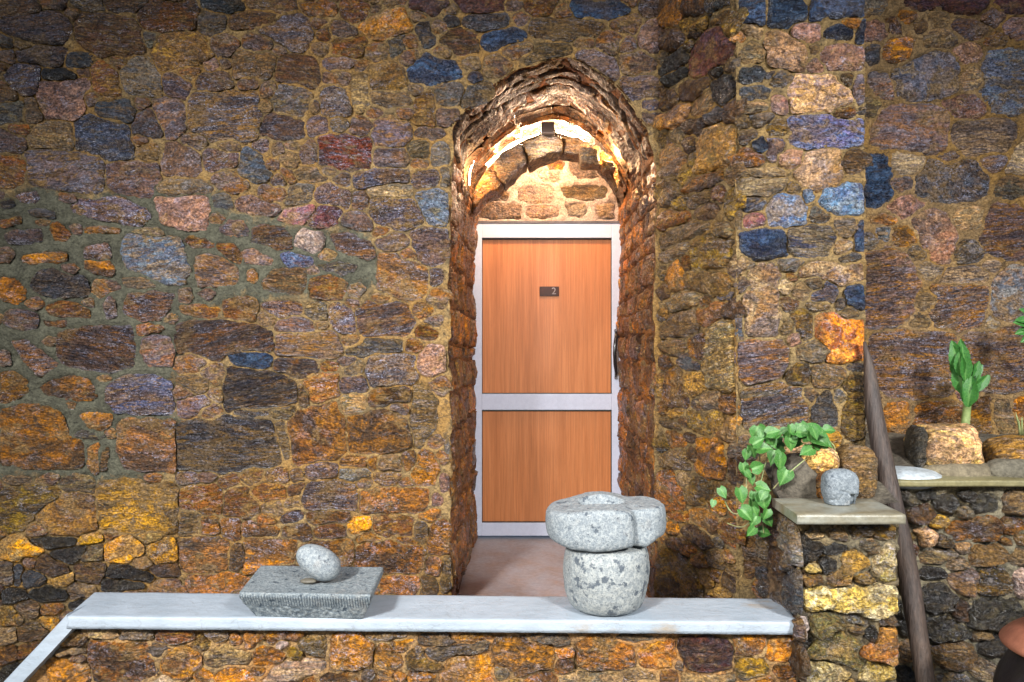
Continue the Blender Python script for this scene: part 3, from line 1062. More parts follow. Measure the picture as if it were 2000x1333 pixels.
s 171 36 180 29 192 30 200 33 200 68 186 67 169 65 170 52
d 86 46 95 44 96 54 88 55
s 77 66 92 62 110 66 116 74 117 90 116 108 108 118 90 121 77 120
s 132 90 144 90 164 90 170 92 168 104 166 120 150 124 130 120 127 112 133 102 130 96
T 134 84 144 78 160 78 172 80 168 87 152 88 136 88
G 180 84 186 77 196 77 200 86 200 112 190 116 180 114 178 100
@p 1920 312 1945 306 1968 308 1962 320 1940 328 1925 322
o 83 39 90 37 98 39 94 42 84 43
#R 1500 666
@s 1712 660 1760 652 1830 650 1860 652 1868 700 1872 745 1862 768 1800 772 1725 768 1708 740 1707 690
@s 1885 657 1940 648 2000 645 2000 755 1950 762 1905 765 1895 720
o 114 54 130 50 150 49 152 60 150 68 124 68 114 64
o 160 47 168 45 175 46 174 66 172 74 164 74 160 70
c 90 52 108 50 112 60 104 78 96 80 90 66
t 177 50 188 48 190 58 189 70 180 68
o 192 50 200 46 200 56 194 58
#T 0 0
@Q 1069 316 1085 312 1100 318 1096 330 1075 330
@j 1111 316 1135 322 1165 338 1168 349 1130 345 1116 335
@j 1014 372 1040 360 1075 366 1080 385 1074 397 1030 395 1016 388
@t 1098 368 1130 362 1186 366 1180 384 1150 391 1105 385
@a 961 382 980 374 992 380 988 392 965 392
@j 1030 404 1060 402 1090 408 1091 424 1040 426 1028 418
@j 1106 402 1140 400 1146 412 1135 424 1112 422
@i 936 398 980 394 1016 402 1018 426 960 428 934 424
@i 1165 400 1198 398 1200 424 1168 425
@i 1050 336 1092 335 1094 352 1060 354
"""
# the hand-drawn stones: corners in photograph pixels, projected onto the wall they belong to
STONES = {}
cur, ox, oy = None, 0, 0
for line in STONE_TEXT.strip().splitlines():
    line = line.strip()
    if line[0] == '#':
        t = line[1:].split(); cur = t[0]; ox, oy = float(t[1]), float(t[2])
        continue
    if line[0] == '@':
        t = line[1:].split(); n = [float(x) for x in t[1:]]
        pts = [(n[i], n[i + 1]) for i in range(0, len(n), 2)]
    else:
        t = line.split(); n = [float(x) for x in t[1:]]
        pts = [(ox + n[i] * 2.5, oy + n[i + 1] * 2.5) for i in range(0, len(n), 2)]
    STONES.setdefault(cur, []).append((t[0], pts))

def mortar_sheet(plane, u0, u1, v0, v1, sp, outs, mat, parent, keep=None, snap=None, name='mortar', greyfn=None, h0=0.000, seam=None, amp=1.0):
    """rough bedding surface between and behind the stones, pushed back under them"""
    nu = int((u1 - u0) / sp) + 1; nv = int((v1 - v0) / sp) + 1
    U, V = np.meshgrid(np.linspace(u0, u1, nu), np.linspace(v0, v1, nv))
    pts = np.stack([U.ravel(), V.ravel()], 1)
    if snap is not None:
        d, ins = seg_dist_sub(pts, snap)
        near = d < sp * 0.62
        idx = np.where(near)[0]
        if len(idx):
            pts[idx] = closest(pts[idx], snap)
        keepmask = ~ins | near
    else:
        keepmask = np.ones(len(pts), bool)
    h = h0 + amp * (0.008 * fbm(v3(pts[:, 0] * 8, pts[:, 1] * 8, 1.7), 3) + 0.0115 * fbm(v3(pts[:, 0] * 38, pts[:, 1] * 38, 4.1), 3, 0.6))
    crackn = fbm(v3(pts[:, 0] * 11, pts[:, 1] * 11, 8.8), 2)
    sd = np.full(len(pts), 1.0)
    for ol in outs:
        lo, hi = ol.min(0) - 0.03, ol.max(0) + 0.03
        m = (pts[:, 0] > lo[0]) & (pts[:, 0] < hi[0]) & (pts[:, 1] > lo[1]) & (pts[:, 1] < hi[1])
        idx = np.where(m)[0]
        if not len(idx): continue
        d, ins = seg_dist(pts[idx], ol)
        s = np.where(ins, -d, d)
        sd[idx] = np.minimum(sd[idx], s)
    # stones bite into the mortar; joints are struck back or open in places
    under = np.clip((-sd - 0.003 - 0.006 * crackn) / 0.010, 0, 1)
    h = h - under * 0.030
    crack = np.exp(-((sd - 0.002) / 0.0065) ** 2) * np.clip((crackn + 0.22) * 4, 0, 1)
    h = h - crack * 0.019
    dish = np.clip(sd / 0.03, 0, 1)
    h = h - 0.0035 * dish * (1 - np.clip((sd - 0.03) / 0.05, 0, 1))
    if seam is not None:
        h = h + seam(pts)
    P = plane.to3(pts[:, 0], pts[:, 1], h)
    I = np.arange(nu * nv).reshape(nv, nu)
    a, b_, c_, d_ = I[:-1, :-1].ravel(), I[:-1, 1:].ravel(), I[1:, 1:].ravel(), I[1:, :-1].ravel()
    ok = keepmask[a] & keepmask[b_] & keepmask[c_] & keepmask[d_]
    if keep is not None:
        cc = (pts[a] + pts[c_]) / 2
        ok &= keep(cc)
    quads = np.stack([a, b_, c_, d_], 1)[ok]
    used = np.unique(quads)
    rm = np.full(len(pts), -1); rm[used] = np.arange(len(used))
    quads = rm[quads]
    P = P[used]; pu = pts[used]; hu = h[used]
    n = np.cross(P[quads[0][1]] - P[quads[0][0]], P[quads[0][3]] - P[quads[0][0]])
    if np.dot(n, plane.N) < 0: quads = quads[:, ::-1]
    o = fast_mesh(name, P, quads, mat, parent)
    at = o.data.attributes.new('uvh', 'FLOAT_VECTOR', 'POINT')
    at.data.foreach_set('vector', np.stack([pu[:, 0], pu[:, 1], hu], 1).ravel())
    g = o.data.attributes.new('grey', 'FLOAT', 'POINT')
    g.data.foreach_set('value', (greyfn(pu) if greyfn is not None else np.zeros(len(pu))))
    return o

def seg_dist_sub(pts, poly):
    d = np.full(len(pts), 9.0); ins = np.zeros(len(pts), bool)
    lo, hi = poly.min(0) - 0.05, poly.max(0) + 0.05
    m = (pts[:, 0] > lo[0]) & (pts[:, 0] < hi[0]) & (pts[:, 1] > lo[1]) & (pts[:, 1] < hi[1])
    idx = np.where(m)[0]
    for k in range(0, len(idx), 20000):
        s = idx[k:k + 20000]
        d[s], ins[s] = seg_dist(pts[s], poly)
    return d, ins

def closest(pts, poly):
    a = poly; c = np.roll(poly, -1, axis=0); d = c - a
    L2 = (d ** 2).sum(1) + 1e-12
    t = np.clip(((pts[:, None, :] - a[None]) * d[None]).sum(2) / L2[None], 0, 1)
    q = a[None] + t[..., None] * d[None]
    k = ((pts[:, None, :] - q) ** 2).sum(2).argmin(1)
    return q[np.arange(len(pts)), k]

def fast_mesh(name, P, quads, mat, parent=None, smooth=True, origin=None):
    P = np.asarray(P, float)
    if origin is None: origin = (P.min(0) + P.max(0)) / 2
    me = bpy.data.meshes.new(name)
    me.vertices.add(len(P)); me.vertices.foreach_set('co', (P - origin).ravel())
    k = quads.shape[1]
    me.loops.add(quads.size); me.loops.foreach_set('vertex_index', quads.ravel().astype(np.int32))
    me.polygons.add(len(quads))
    me.polygons.foreach_set('loop_start', np.arange(0, quads.size, k, dtype=np.int32))
    me.update(calc_edges=True)
    if smooth: me.polygons.foreach_set('use_smooth', np.ones(len(quads), bool))
    me.materials.append(mat)
    o = link(bpy.data.objects.new(name, me))
    o.location = origin
    return put(o, parent)

def pack(items, pts_max, gap=0.0045):
    """let every outline grow towards its neighbours until only a joint is left"""
    n = len(items)
    lo = np.array([o.min(0) for _, o in items]); hi = np.array([o.max(0) for _, o in items])
    out = []
    for i, (c, o) in enumerate(items):
        t = np.roll(o, -2, 0) - np.roll(o, 2, 0)
        nr = np.stack([t[:, 1], -t[:, 0]], 1)
        nr /= (np.linalg.norm(nr, axis=1)[:, None] + 1e-9)
        area = 0.5 * np.sum(o[:, 0] * np.roll(o[:, 1], -1) - np.roll(o[:, 0], -1) * o[:, 1])
        if area < 0: nr = -nr
        mx = pts_max(o)
        room = mx.copy()
        m = 0.06
        near = np.where((lo[:, 0] < hi[i, 0] + m) & (hi[:, 0] > lo[i, 0] - m) & (lo[:, 1] < hi[i, 1] + m) & (hi[:, 1] > lo[i, 1] - m))[0]
        for k in near:
            if k == i: continue
            d, ins = seg_dist(o, items[k][1])
            d = np.where(ins, 0, d)
            room = np.minimum(room, np.maximum(0, d * .5 - gap * .5))
        # smooth the growth along the outline, then push out
        for _ in range(2): room = np.minimum(room, (np.roll(room, 1) + room + np.roll(room, -1)) / 3 + .001)
        out.append((c, o + nr * room[:, None]))
    return out

def fill_stones(key, plane, outs, classes, region, n_max, minr=0.022, grow=0.9, exclude=None):
    """small stones packed into the gaps between the big ones"""
    cand = region(6000)
    if exclude is not None: cand = cand[~exclude(cand)]
    cent = []
    d = np.full(len(cand), 1.0)
    for ol in outs:
        lo, hi = ol.min(0) - 0.12, ol.max(0) + 0.12
        m = (cand[:, 0] > lo[0]) & (cand[:, 0] < hi[0]) & (cand[:, 1] > lo[1]) & (cand[:, 1] < hi[1])
        idx = np.where(m)[0]
        if not len(idx): continue
        dd, ins = seg_dist(cand[idx], ol)
        d[idx] = np.minimum(d[idx], np.where(ins, -dd, dd))
    res = []
    for _ in range(n_max):
        i = int(d.argmax())
        if d[i] < minr: break
        r = min(d[i] * 1.05, 0.060)
        c = cand[i]
        asp = RS.uniform(1.15, 1.75)
        k = RS.randint(4, 7)
        a0 = RS.uniform(0, 6.28)
        pts = []
        for j in range(k):
            a = a0 + j * 6.2832 / k + RS.uniform(-0.25, 0.25)
            rr = r * RS.uniform(0.72, 1.0)
            pts.append((c[0] + math.cos(a) * rr * asp, c[1] + math.sin(a) * rr * 0.80))
        res.append((classes(c), np.array(pts)))
        dd = np.sqrt((((cand - c) / np.array((asp * .92, .85))) ** 2).sum(1)) * .9 - r * 1.0
        d = np.minimum(d, dd)
    return res

def build_wall(key, root, sp, bright=1.0, growmax=None, outer=None, ocls='pgt', ext=None, extra=None, Hs=(0.001, 0.009), rough=1.0, mat=None, mkw=None, fills=None, limit=295):
    pl = PL[key]
    items = [(c, outline([pl.px(x, y) for x, y in pts], sp)) for c, pts in STONES[key]]
    items = [(c, o) for c, o in items]
    nmain = len(items)
    if fills:
        f = fills([o for _, o in items])
        items += [(c, outline(p, sp)) for c, p in f]
    gm = growmax or (lambda o: np.full(len(o), .020))
    for _ in range(2):
        items = [(c, resample(o, sp)) for c, o in pack(items, lambda o: gm(o) * .62, gap=0.0062)]
    rest = []
    for i, (c, ol) in enumerate(items):
        Hh = RS.uniform(*Hs) * (1.0 if i < nmain else 0.7)
        o = make_stone(pl, ol, c, sp, root, H=Hh, rough=rough)
        if o is None: continue
        if bright != 1.0:
            for kk in ('ca', 'cb', 'cc'): o[kk] = [min(.7, x * bright) for x in o[kk]]
        if i >= limit: rest.append(o)
    if rest:
        join_rest(rest, root)
    for reg_ in (outer or ()):
        a0, a1, b0, b1 = reg_
        z = b0; groups = {}
        while z < b1 - .03:
            hgt = min(RS.uniform(.09, .17), b1 - z); x = a0
            while x < a1 - .04:
                w = min(RS.uniform(.10, .30), a1 - x); e = lambda k: RS.uniform(-k, k)
                poly = [(x + .006 + e(.008), z + .006 + e(.01)), (x + w / 2, z + .006 + e(.014)), (x + w - .008 + e(.006), z + .008 + e(.01)), (x + w - .008 + e(.008), z + hgt - .008 + e(.012)), (x + w / 2, z + hgt - .006 + e(.014)), (x + .008 + e(.006), z + hgt - .010 + e(.01))]
                ol = outline(poly, .018)
                cl = ocls[RS.randint(len(ocls))]
                o = make_stone(pl, ol, cl, .02, root, H=RS.uniform(*Hs))
                if o is not None:
                    groups.setdefault(cl, []).append(o); items.append((cl, ol))
                x += w
            z += hgt
        for cl, objs in groups.items(): join_rest(objs, root, cl)
    if mat is not None:
        mortar_sheet(pl, outs=[o for _, o in items], mat=mat, parent=root, sp=sp, **mkw)
    return items

def join_rest(objs, root, cl=None):
    """the smallest chips beyond the limit become one part"""
    by = {}
    vs, fs, uv = [], [], []
    n = 0
    for o in objs:
        me = o.data
        co = np.zeros(len(me.vertices) * 3); me.vertices.foreach_get('co', co); co = co.reshape(-1, 3)
        co = co + np.array(o.location)
        at = np.zeros(len(me.vertices) * 3); me.attributes['uvh'].data.foreach_get('vector', at)
        vs.append(co); uv.append(at.reshape(-1, 3))
        fs += [tuple(i + n for i in p.vertices) for p in me.polygons]
        n += len(co)
    keys = {k: list(objs[0][k]) for k in ('ca', 'cb', 'cc', 'off', 'par')}
    loc = np.array(root.location)
    for o in objs: bpy.data.objects.remove(o)
    V = np.vstack(vs) + loc
    j = mesh_obj('outer_stones' if cl else 'stone_chips', V, fs, STONE, root)
    at = j.data.attributes.new('uvh', 'FLOAT_VECTOR', 'POINT')
    at.data.foreach_set('vector', np.vstack(uv).ravel())
    for k, v in keys.items(): j[k] = v
    if cl: n_ = CLS[cl]; j['ca'] = list(n_[0]); j['cb'] = list(n_[1]); j['cc'] = list(n_[2]); j['kind'] = 'stuff'; j['rg'] = .7; return
    j['ca'] = list(CLS['n'][0]); j['cb'] = list(CLS['c'][0]); j['cc'] = list(CLS['p'][0])
    j['kind'] = 'stuff'; j['rg'] = .7

def box(name, x0, x1, y0, y1, z0, z1, mat, parent=None, bevel=0.0, seg=2):
    bm = bmesh.new()
    bmesh.ops.create_cube(bm, size=1)
    for v in bm.verts:
        v.co = Vector(((x0 + x1) / 2 + v.co.x * (x1 - x0), (y0 + y1) / 2 + v.co.y * (y1 - y0), (z0 + z1) / 2 + v.co.z * (z1 - z0)))
    if bevel:
        bmesh.ops.bevel(bm, geom=bm.edges[:] , offset=bevel, segments=seg, affect='EDGES', profile=0.6)
    return bm_obj(name, bm, mat, parent)

def bm_obj(name, bm, mat, parent=None, origin=None, smooth=False):
    bm.normal_update()
    v = np.array([p.co[:] for p in bm.verts])
    if origin is None: origin = (v.min(0) + v.max(0)) / 2
    for p in bm.verts: p.co -= Vector(origin)
    me = bpy.data.meshes.new(name)
    bm.to_mesh(me); bm.free()
    if smooth: me.polygons.foreach_set('use_smooth', [True] * len(me.polygons))
    me.materials.append(mat)
    o = link(bpy.data.objects.new(name, me)); o.location = origin
    return put(o, parent)

def tube(path, radii, nseg=10, caps=True):
    """verts and faces of a round bar along a path"""
    path = [Vector(p) for p in path]
    vs, fs = [], []
    n = len(path)
    up = Vector((0.3, 1, 0.2)).normalized()
    for i, p in enumerate(path):
        t = (path[min(i + 1, n - 1)] - path[max(i - 1, 0)]).normalized()
        a = t.cross(up).normalized(); b_ = t.cross(a)
        r = radii[i] if hasattr(radii, '__len__') else radii
        for k in range(nseg):
            w = 2 * math.pi * k / nseg
            vs.append(p + (a * math.cos(w) + b_ * math.sin(w)) * r)
    for i in range(n - 1):
        for k in range(nseg):
            k2 = (k + 1) % nseg
            fs.append((i * nseg + k, i * nseg + k2, (i + 1) * nseg + k2, (i + 1) * nseg + k))
    if caps:
        fs.append(tuple(range(nseg))[::-1]); fs.append(tuple((n - 1) * nseg + k for k in range(nseg)))
    return [tuple(v) for v in vs], fs

# ================================================================== MAIN WALL with the arched opening
OPEN_PX = [(882, 1240), (880, 1000), (881, 800), (879, 600), (881, 400), (883, 300), (885, 243), (900, 226), (925, 205), (948, 186), (972, 160), (1002, 139),
           (1050, 122), (1085, 115), (1112, 113), (1130, 119), (1158, 134), (1186, 155), (1212, 180), (1238, 214), (1262, 250), (1276, 290),
           (1279, 400), (1277, 600), (1280, 800), (1279, 1000), (1280, 1240)]
OPEN = np.array([PL['M'].px(x, y) for x, y in OPEN_PX])
OPEN[0, 1] = -0.02; OPEN[-1, 1] = -0.02
def rag(path, step, amp):
    """an open path resampled and made ragged"""
    out = [path[0]]
    for i in range(len(path) - 1):
        a, c = path[i], path[i + 1]
        k = max(1, int(np.linalg.norm(c - a) / step))
        for j in range(1, k + 1): out.append(a + (c - a) * j / k)
    out = np.array(out)
    q = v3(out[:, 0] * 14, out[:, 1] * 14, 2.2)
    j = np.stack([fbm(q, 3, .6), fbm(q + 50, 3, .6)], 1) * amp
    j[0] = 0; j[-1] = 0
    return out + j
OPEN_R = rag(OPEN, 0.010, 0.020)
open_closed = np.vstack([OPEN_R, [[OPEN_R[-1, 0], -0.6], [OPEN_R[0, 0], -0.6]]])

def in_open(pts, grow=0.0):
    d, ins = seg_dist_sub(pts, open_closed)
    return ins | (d < grow)

GREY_PX = [(-60, 372), (60, 366), (200, 372), (300, 360), (330, 372), (420, 372), (440, 400), (560, 418), (650, 440), (720, 440), (745, 500), (765, 555), (700, 575), (560, 590),
           (440, 600), (345, 640), (344, 700), (332, 800), (330, 935), (250, 930), (160, 945), (-60, 935)]
GREY = np.array([PL['M'].px(x, y) for x, y in GREY_PX])
def grey_main(pts):
    d, ins = seg_dist_sub(pts, GREY)
    s = np.where(ins, d, -d)
    return np.clip(0.52 + s / 0.30, 0, 1) * .95

main_wall = empty('stone_wall', (-1.2, D_M, 0), 'broad rubble stone wall with ochre and grey mortar around the arched doorway', 'wall')
sp_m = 0.0105
seam_u = PL['M'].px(343, 900)[0]
seam_top = PL['M'].px(343, 650)[1]
def seam_main(pts):
    u, v = pts[:, 0], pts[:, 1]
    w = 0.004 * fbm(v3(v * 6, v * 0, 1), 2)
    s = np.exp(-((u - seam_u - w) / 0.005) ** 2) * (v < seam_top)
    low = np.clip((PL['M'].px(0, 1045)[1] - v) / 0.03, 0, 1) * (u < seam_u)
    return -0.014 * s - 0.012 * low

def region_M(n):
    u = RS.uniform(PL['M'].px(-10, 0)[0], PL['M'].px(1283, 0)[0], n); v = RS.uniform(PL['M'].px(0, 1333)[1], PL['M'].px(0, -10)[1], n)
    return np.stack([u, v], 1)
def cls_M(c):
    x = VX + c[0] * F / D_M; y = VY - (c[1] - CAMZ) * F / D_M
    if y > 1050 and x < 340: s = 'kkYtxoed'
    elif y > 800: s = 'oorcxnntc'
    elif y > 500: s = 'rnspgtco'
    else: s = 'pbnrgtbd'
    return s[RS.randint(len(s))]
def ex_M(c):
    return in_open(c, 0.035) | (grey_main(c) > 0.5) & (RS.rand(len(c)) < 0.75)
u_l, u_r = -3.1, X_SPL0 + 0.012
def fills_M(outs):
    return fill_stones('M', PL['M'], outs, cls_M, region_M, 170, minr=0.019, exclude=ex_M)
def grow_M(o):
    g = np.clip((grey_main(o) - .30) / .3, 0, 1)
    d, ins = seg_dist_sub(o, open_closed)
    return np.where(ins, 0.0, np.minimum((.024 * (1 - g) + .0055 * g), np.maximum(0, d - .010)))
uL = PL['M'].px(-8, 0)[0]; vT = PL['M'].px(0, -8)[1]
items_M = build_wall('M', main_wall, sp_m, outer=[(u_l, uL, -.44, 3.19), (uL, u_r - .02, vT, 3.19)], ocls='pcng', mat=MORTAR, fills=fills_M, growmax=grow_M,
    mkw=dict(u0=u_l, u1=u_r, v0=-0.45, v1=3.2, snap=open_closed, greyfn=grey_main, seam=seam_main))
# body of the wall behind its face
CORE = simple_mat('rubble_core', (0.12, 0.085, 0.05), 0.9, bump=0.01)
for nm, x0, x1, z0, z1 in (('wall_core', u_l, OPEN[0, 0] - 0.06, -0.45, 3.2), ('wall_core', OPEN[0, 0] - 0.06, X_SPL0 + 0.3, 2.62, 3.2), ('wall_core', 0.66, 1.3, -0.45, 2.62)):
    box(nm, x0, x1, D_M + 0.055, D_M + 1.36, z0, z1, CORE, main_wall)

# ================================================================== PASSAGE: jambs and vault
passage = empty('arched_passage', ((OPEN[0, 0] + OPEN[-1, 0]) / 2, D_M + 0.6, 0), 'deep arched stone passage of rusty brown rock leading to the door', 'archway')
path = OPEN_R.copy()
seg = np.linalg.norm(np.diff(path, axis=0), axis=1)
S = np.concatenate([[0], np.cumsum(seg)])
tang = np.gradient(path, axis=0); 
k5 = np.ones(9) / 9
tang = np.stack([np.convolve(np.pad(tang[:, i], 4, mode='edge'), k5, mode='valid') for i in (0, 1)], 1)
tang /= np.linalg.norm(tang, axis=1)[:, None]
inn = np.stack([tang[:, 1], -tang[:, 0]], 1)        # towards the inside of the passage
smooth_path = np.stack([np.convolve(np.pad(path[:, i], 4, mode='edge'), k5, mode='valid') for i in (0, 1)], 1)
def vault_map(s, t, h):
    s = np.asarray(s, float); t = np.asarray(t, float); h = np.asarray(h, float)
    h = h + .010 * fbm(v3(s * 4, t * 5, 7), 3)
    k = np.clip(t / 0.05, 0, 1)
    px_ = np.interp(s, S, path[:, 0]) * (1 - k) + np.interp(s, S, smooth_path[:, 0]) * k
    pz_ = np.interp(s, S, path[:, 1]) * (1 - k) + np.interp(s, S, smooth_path[:, 1]) * k
    nx = np.interp(s, S, inn[:, 0]); nz = np.interp(s, S, inn[:, 1])
    return np.stack([px_ + nx * h, D_M + t, pz_ + nz * h], 1)
VL = 1.32
nS = int(S[-1] / 0.011); nT = int(VL / 0.013)
SS, TT = np.meshgrid(np.linspace(0, S[-1], nS), np.linspace(0, VL, nT))
ss, tt = SS.ravel(), TT.ravel()
fade = np.clip(tt / 0.04, 0, 1)
arch_w = np.clip((ss - 2.1) / .15, 0, 1) * np.clip((S[-1] - 2.1 - ss) / .15, 0, 1)
hh = -0.004 + 0.012 * (1 - arch_w) * np.clip(tt / .4, 0, 1) * np.where(ss < S[-1] / 2, 1.0, .3) - arch_w * (0.016 * np.clip((tt - .3) / .3, 0, 1) + 0.022 * np.clip((tt - .55) / .2, 0, 1)) + fade * (0.016 * fbm(v3(ss * 5, tt * 4, 2), 3) + 0.007 * fbm(v3(ss * 22, tt * 11, 6), 3, .6) + 0.007 * np.abs(fbm(v3(ss * 34, tt * 9, 9), 3)))
# courses and broken stones of the lining
v_outs = []
def v_quad(a0, a1, b0, b1):
    g = 0.004
    e = lambda k: RS.uniform(-k, k)
    ka, kb = (a1 - a0) * .10, (b1 - b0) * .14
    poly = np.array([(a0 + g + e(ka), b0 + g + e(kb)), ((a0 + a1) / 2, b0 + g + e(kb)), (a1 - g + e(ka), b0 + g + e(kb)), (a1 - g + e(ka), (b0 + b1) / 2), (a1 - g + e(ka), b1 - g + e(kb)),
                     ((a0 + a1) / 2, b1 - g + e(kb)), (a0 + g + e(ka), b1 - g + e(kb)), (a0 + g + e(ka), (b0 + b1) / 2)])
    poly[:, 1] = np.clip(poly[:, 1], 0.006, VL - 0.004)
    poly[:, 0] = np.clip(poly[:, 0], 0.006, S[-1] - 0.006)
    return poly
S1, S2 = 2.20, S[-1] - 2.20
t0 = 0.0
while t0 < VL - .04:                       # vault: thin slabs laid round the arch
    w = min(RS.uniform(.08, .17), VL - t0)
    s0 = S1 + RS.uniform(-.05, .05)
    while s0 < S2:
        L = RS.uniform(.14, .34)
        v_outs.append(v_quad(s0, min(s0 + L, S2 + .04), t0, t0 + w)); s0 += L
    t0 += w
for (a, b2) in ((0.02, S1 - .06), (S2 + .06, S[-1] - .02)):
    s0 = a
    while s0 < b2 - .04:                   # jambs: broken courses
        w = min(RS.uniform(.08, .22), b2 - s0)
        t0 = 0.0
        while t0 < VL - .05:
            L = RS.uniform(.09, .30)
            v_outs.append(v_quad(s0, s0 + w, t0, min(t0 + L, VL))); t0 += L
        s0 += w
sd = np.full(len(ss), 1.0)
P2 = np.stack([ss, tt], 1)
v_outs2 = []
for poly in v_outs:
    ol = resample(chaikin(poly, 0.16), 0.014)
    q = v3(ol[:, 0] * 20, ol[:, 1] * 14, 5)
    ol = ol + np.stack([fbm(q, 2) * .006, np.minimum(fbm(q + 9, 2), .9) * .012], 1)
    ol[:, 1] = np.clip(ol[:, 1], 0.004, VL)
    v_outs2.append(ol)
    lo, hi = ol.min(0) - .02, ol.max(0) + .02
    idx = np.where((P2[:, 0] > lo[0]) & (P2[:, 0] < hi[0]) & (P2[:, 1] > lo[1]) & (P2[:, 1] < hi[1]))[0]
    if len(idx):
        d, ins = seg_dist(P2[idx], ol); sd[idx] = np.minimum(sd[idx], np.where(ins, -d, d))
hh = hh - np.clip((-sd - .003) / .01, 0, 1) * 0.03 * fade
Pm = vault_map(ss, tt, hh)
I = np.arange(nS * nT).reshape(nT, nS)
quads = np.stack([I[:-1, :-1].ravel(), I[:-1, 1:].ravel(), I[1:, 1:].ravel(), I[1:, :-1].ravel()], 1)
a_, b_, d_ = Pm[quads[0][0]], Pm[quads[0][1]], Pm[quads[0][3]]
if np.dot(np.cross(b_ - a_, d_ - a_), (inn[0][0], 0, inn[0][1])) < 0: quads = quads[:, ::-1]
vm = fast_mesh('mortar', Pm, quads, MORTAR_V, passage)
at = vm.data.attributes.new('uvh', 'FLOAT_VECTOR', 'POINT'); at.data.foreach_set('vector', np.stack([ss, tt * 0.5, hh], 1).ravel())
for i, ol in enumerate(v_outs2):
    mid = ol[:, 0].mean()
    arch_zone = 2.15 < mid < S[-1] - 2.15
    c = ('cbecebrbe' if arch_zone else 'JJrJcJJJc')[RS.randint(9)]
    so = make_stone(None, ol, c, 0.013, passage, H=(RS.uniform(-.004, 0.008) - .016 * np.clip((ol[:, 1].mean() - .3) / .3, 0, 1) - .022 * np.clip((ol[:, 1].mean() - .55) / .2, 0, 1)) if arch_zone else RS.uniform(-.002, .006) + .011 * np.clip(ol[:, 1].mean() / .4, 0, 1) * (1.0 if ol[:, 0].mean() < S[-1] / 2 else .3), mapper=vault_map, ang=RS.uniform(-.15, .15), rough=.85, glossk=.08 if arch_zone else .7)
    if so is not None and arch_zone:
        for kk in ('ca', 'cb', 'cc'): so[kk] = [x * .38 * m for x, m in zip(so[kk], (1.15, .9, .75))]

# tympanum over the door
TY = PL['T']
z_head = TY.px(0, 436)[1]
tym = empty('tympanum_wall', ((OPEN[0, 0] + OPEN[-1, 0]) / 2, D_T, z_head), 'pale pinkish plastered stone infill between door head and vault', 'wall')
def keep_T(c):
    return np.ones(len(c), bool)
build_wall('T', tym, 0.013, mat=MORTAR_T, growmax=lambda o: np.full(len(o), .006), Hs=(0.000, 0.004), rough=0.45,
    mkw=dict(u0=OPEN[0, 0] - 0.02, u1=OPEN[-1, 0] + 0.02, v0=z_head, v1=2.58, h0=0.004, amp=0.9))
box('wall_core', OPEN[0, 0] - 0.04, OPEN[-1, 0] + 0.04, D_T + 0.05, D_T + 0.2, z_head, 2.62, CORE, tym)

# the lower ring of arch stones the lamps hide behind
D_RING = 3.88
EXT = [(925, 372), (940, 344), (962, 316), (990, 292), (1022, 273), (1060, 264), (1098, 262), (1136, 271), (1171, 286), (1193, 306), (1210, 334)]
INT = [(925, 412), (950, 384), (985, 362), (1008, 338), (1030, 318), (1062, 305), (1098, 300), (1132, 303), (1168, 321), (1192, 345), (1210, 374)]
ring = empty('inner_arch', tuple(PX(1070, 300, D_RING)), 'low inner ring of brown arch stones above the door in front of the lamps', 'arch')
def rough_block(name, top, bot, D0, D1, cls, parent, amp=0.010, nseg=12):
    """a rough-hewn block: upper and lower edge drawn as lines in the photograph"""
    vs, fs = [], []
    T_ = [np.array(PX(x, y, D0)) for x, y in top]; B_ = [np.array(PX(x, y, D0)) for x, y in bot]
    def along(L, a):
        f = a * (len(L) - 1); k = min(int(f), len(L) - 2)
        return L[k] * (1 - (f - k)) + L[k + 1] * (f - k)
    def bil(a, b): return along(T_, a) * (1 - b) + along(B_, a) * b
    depth = np.array((0, D1 - D0, 0))
    idx = {}
    n = nseg
    for i in range(n + 1):
        for j in range(n + 1):
            for k in range(n + 1):
                if 0 < i < n and 0 < j < n and 0 < k < n: continue
                a, b, c = i / n, j / n, k / n
                r = lambda t: 0.5 + (t - 0.5) * 1.0
                P = bil(a, b) + depth * c
                # round the corners off
                ctr = bil(.5, .5) + depth * .5
                w = (abs(a - .5) * 2) ** 6 + (abs(b - .5) * 2) ** 6 + (abs(c - .5) * 2) ** 6
                P = ctr + (P - ctr) * (1 - 0.055 * max(0, w - 1))
                idx[(i, j, k)] = len(vs); vs.append(P)
    V = np.array(vs)
    nn = np.stack([fbm(V * 16 + s, 3, .6) for s in (0, 40, 80)], 1)
    V2 = V + nn * amp
    for (A, B, ax) in ((0, 1, 2), (0, 2, 1), (1, 2, 0)):
        for e in (0, n):
            for i in range(n):
                for j in range(n):
                    def g(x, y):
                        t = [0, 0, 0]; t[A] = x; t[B] = y; t[ax] = e
                        return idx[tuple(t)]
                    f = [g(i, j), g(i + 1, j), g(i + 1, j + 1), g(i, j + 1)]
                    fs.append(f)
    bm = bmesh.new()
    bv = [bm.verts.new(v) for v in V2]
    for f in fs: bm.faces.new([bv[i] for i in f])
    bmesh.ops.recalc_face_normals(bm, faces=bm.faces)
    o = bm_obj(name, bm, STONE, parent, smooth=True)
    stone_props(o, V2, cls)
    return o

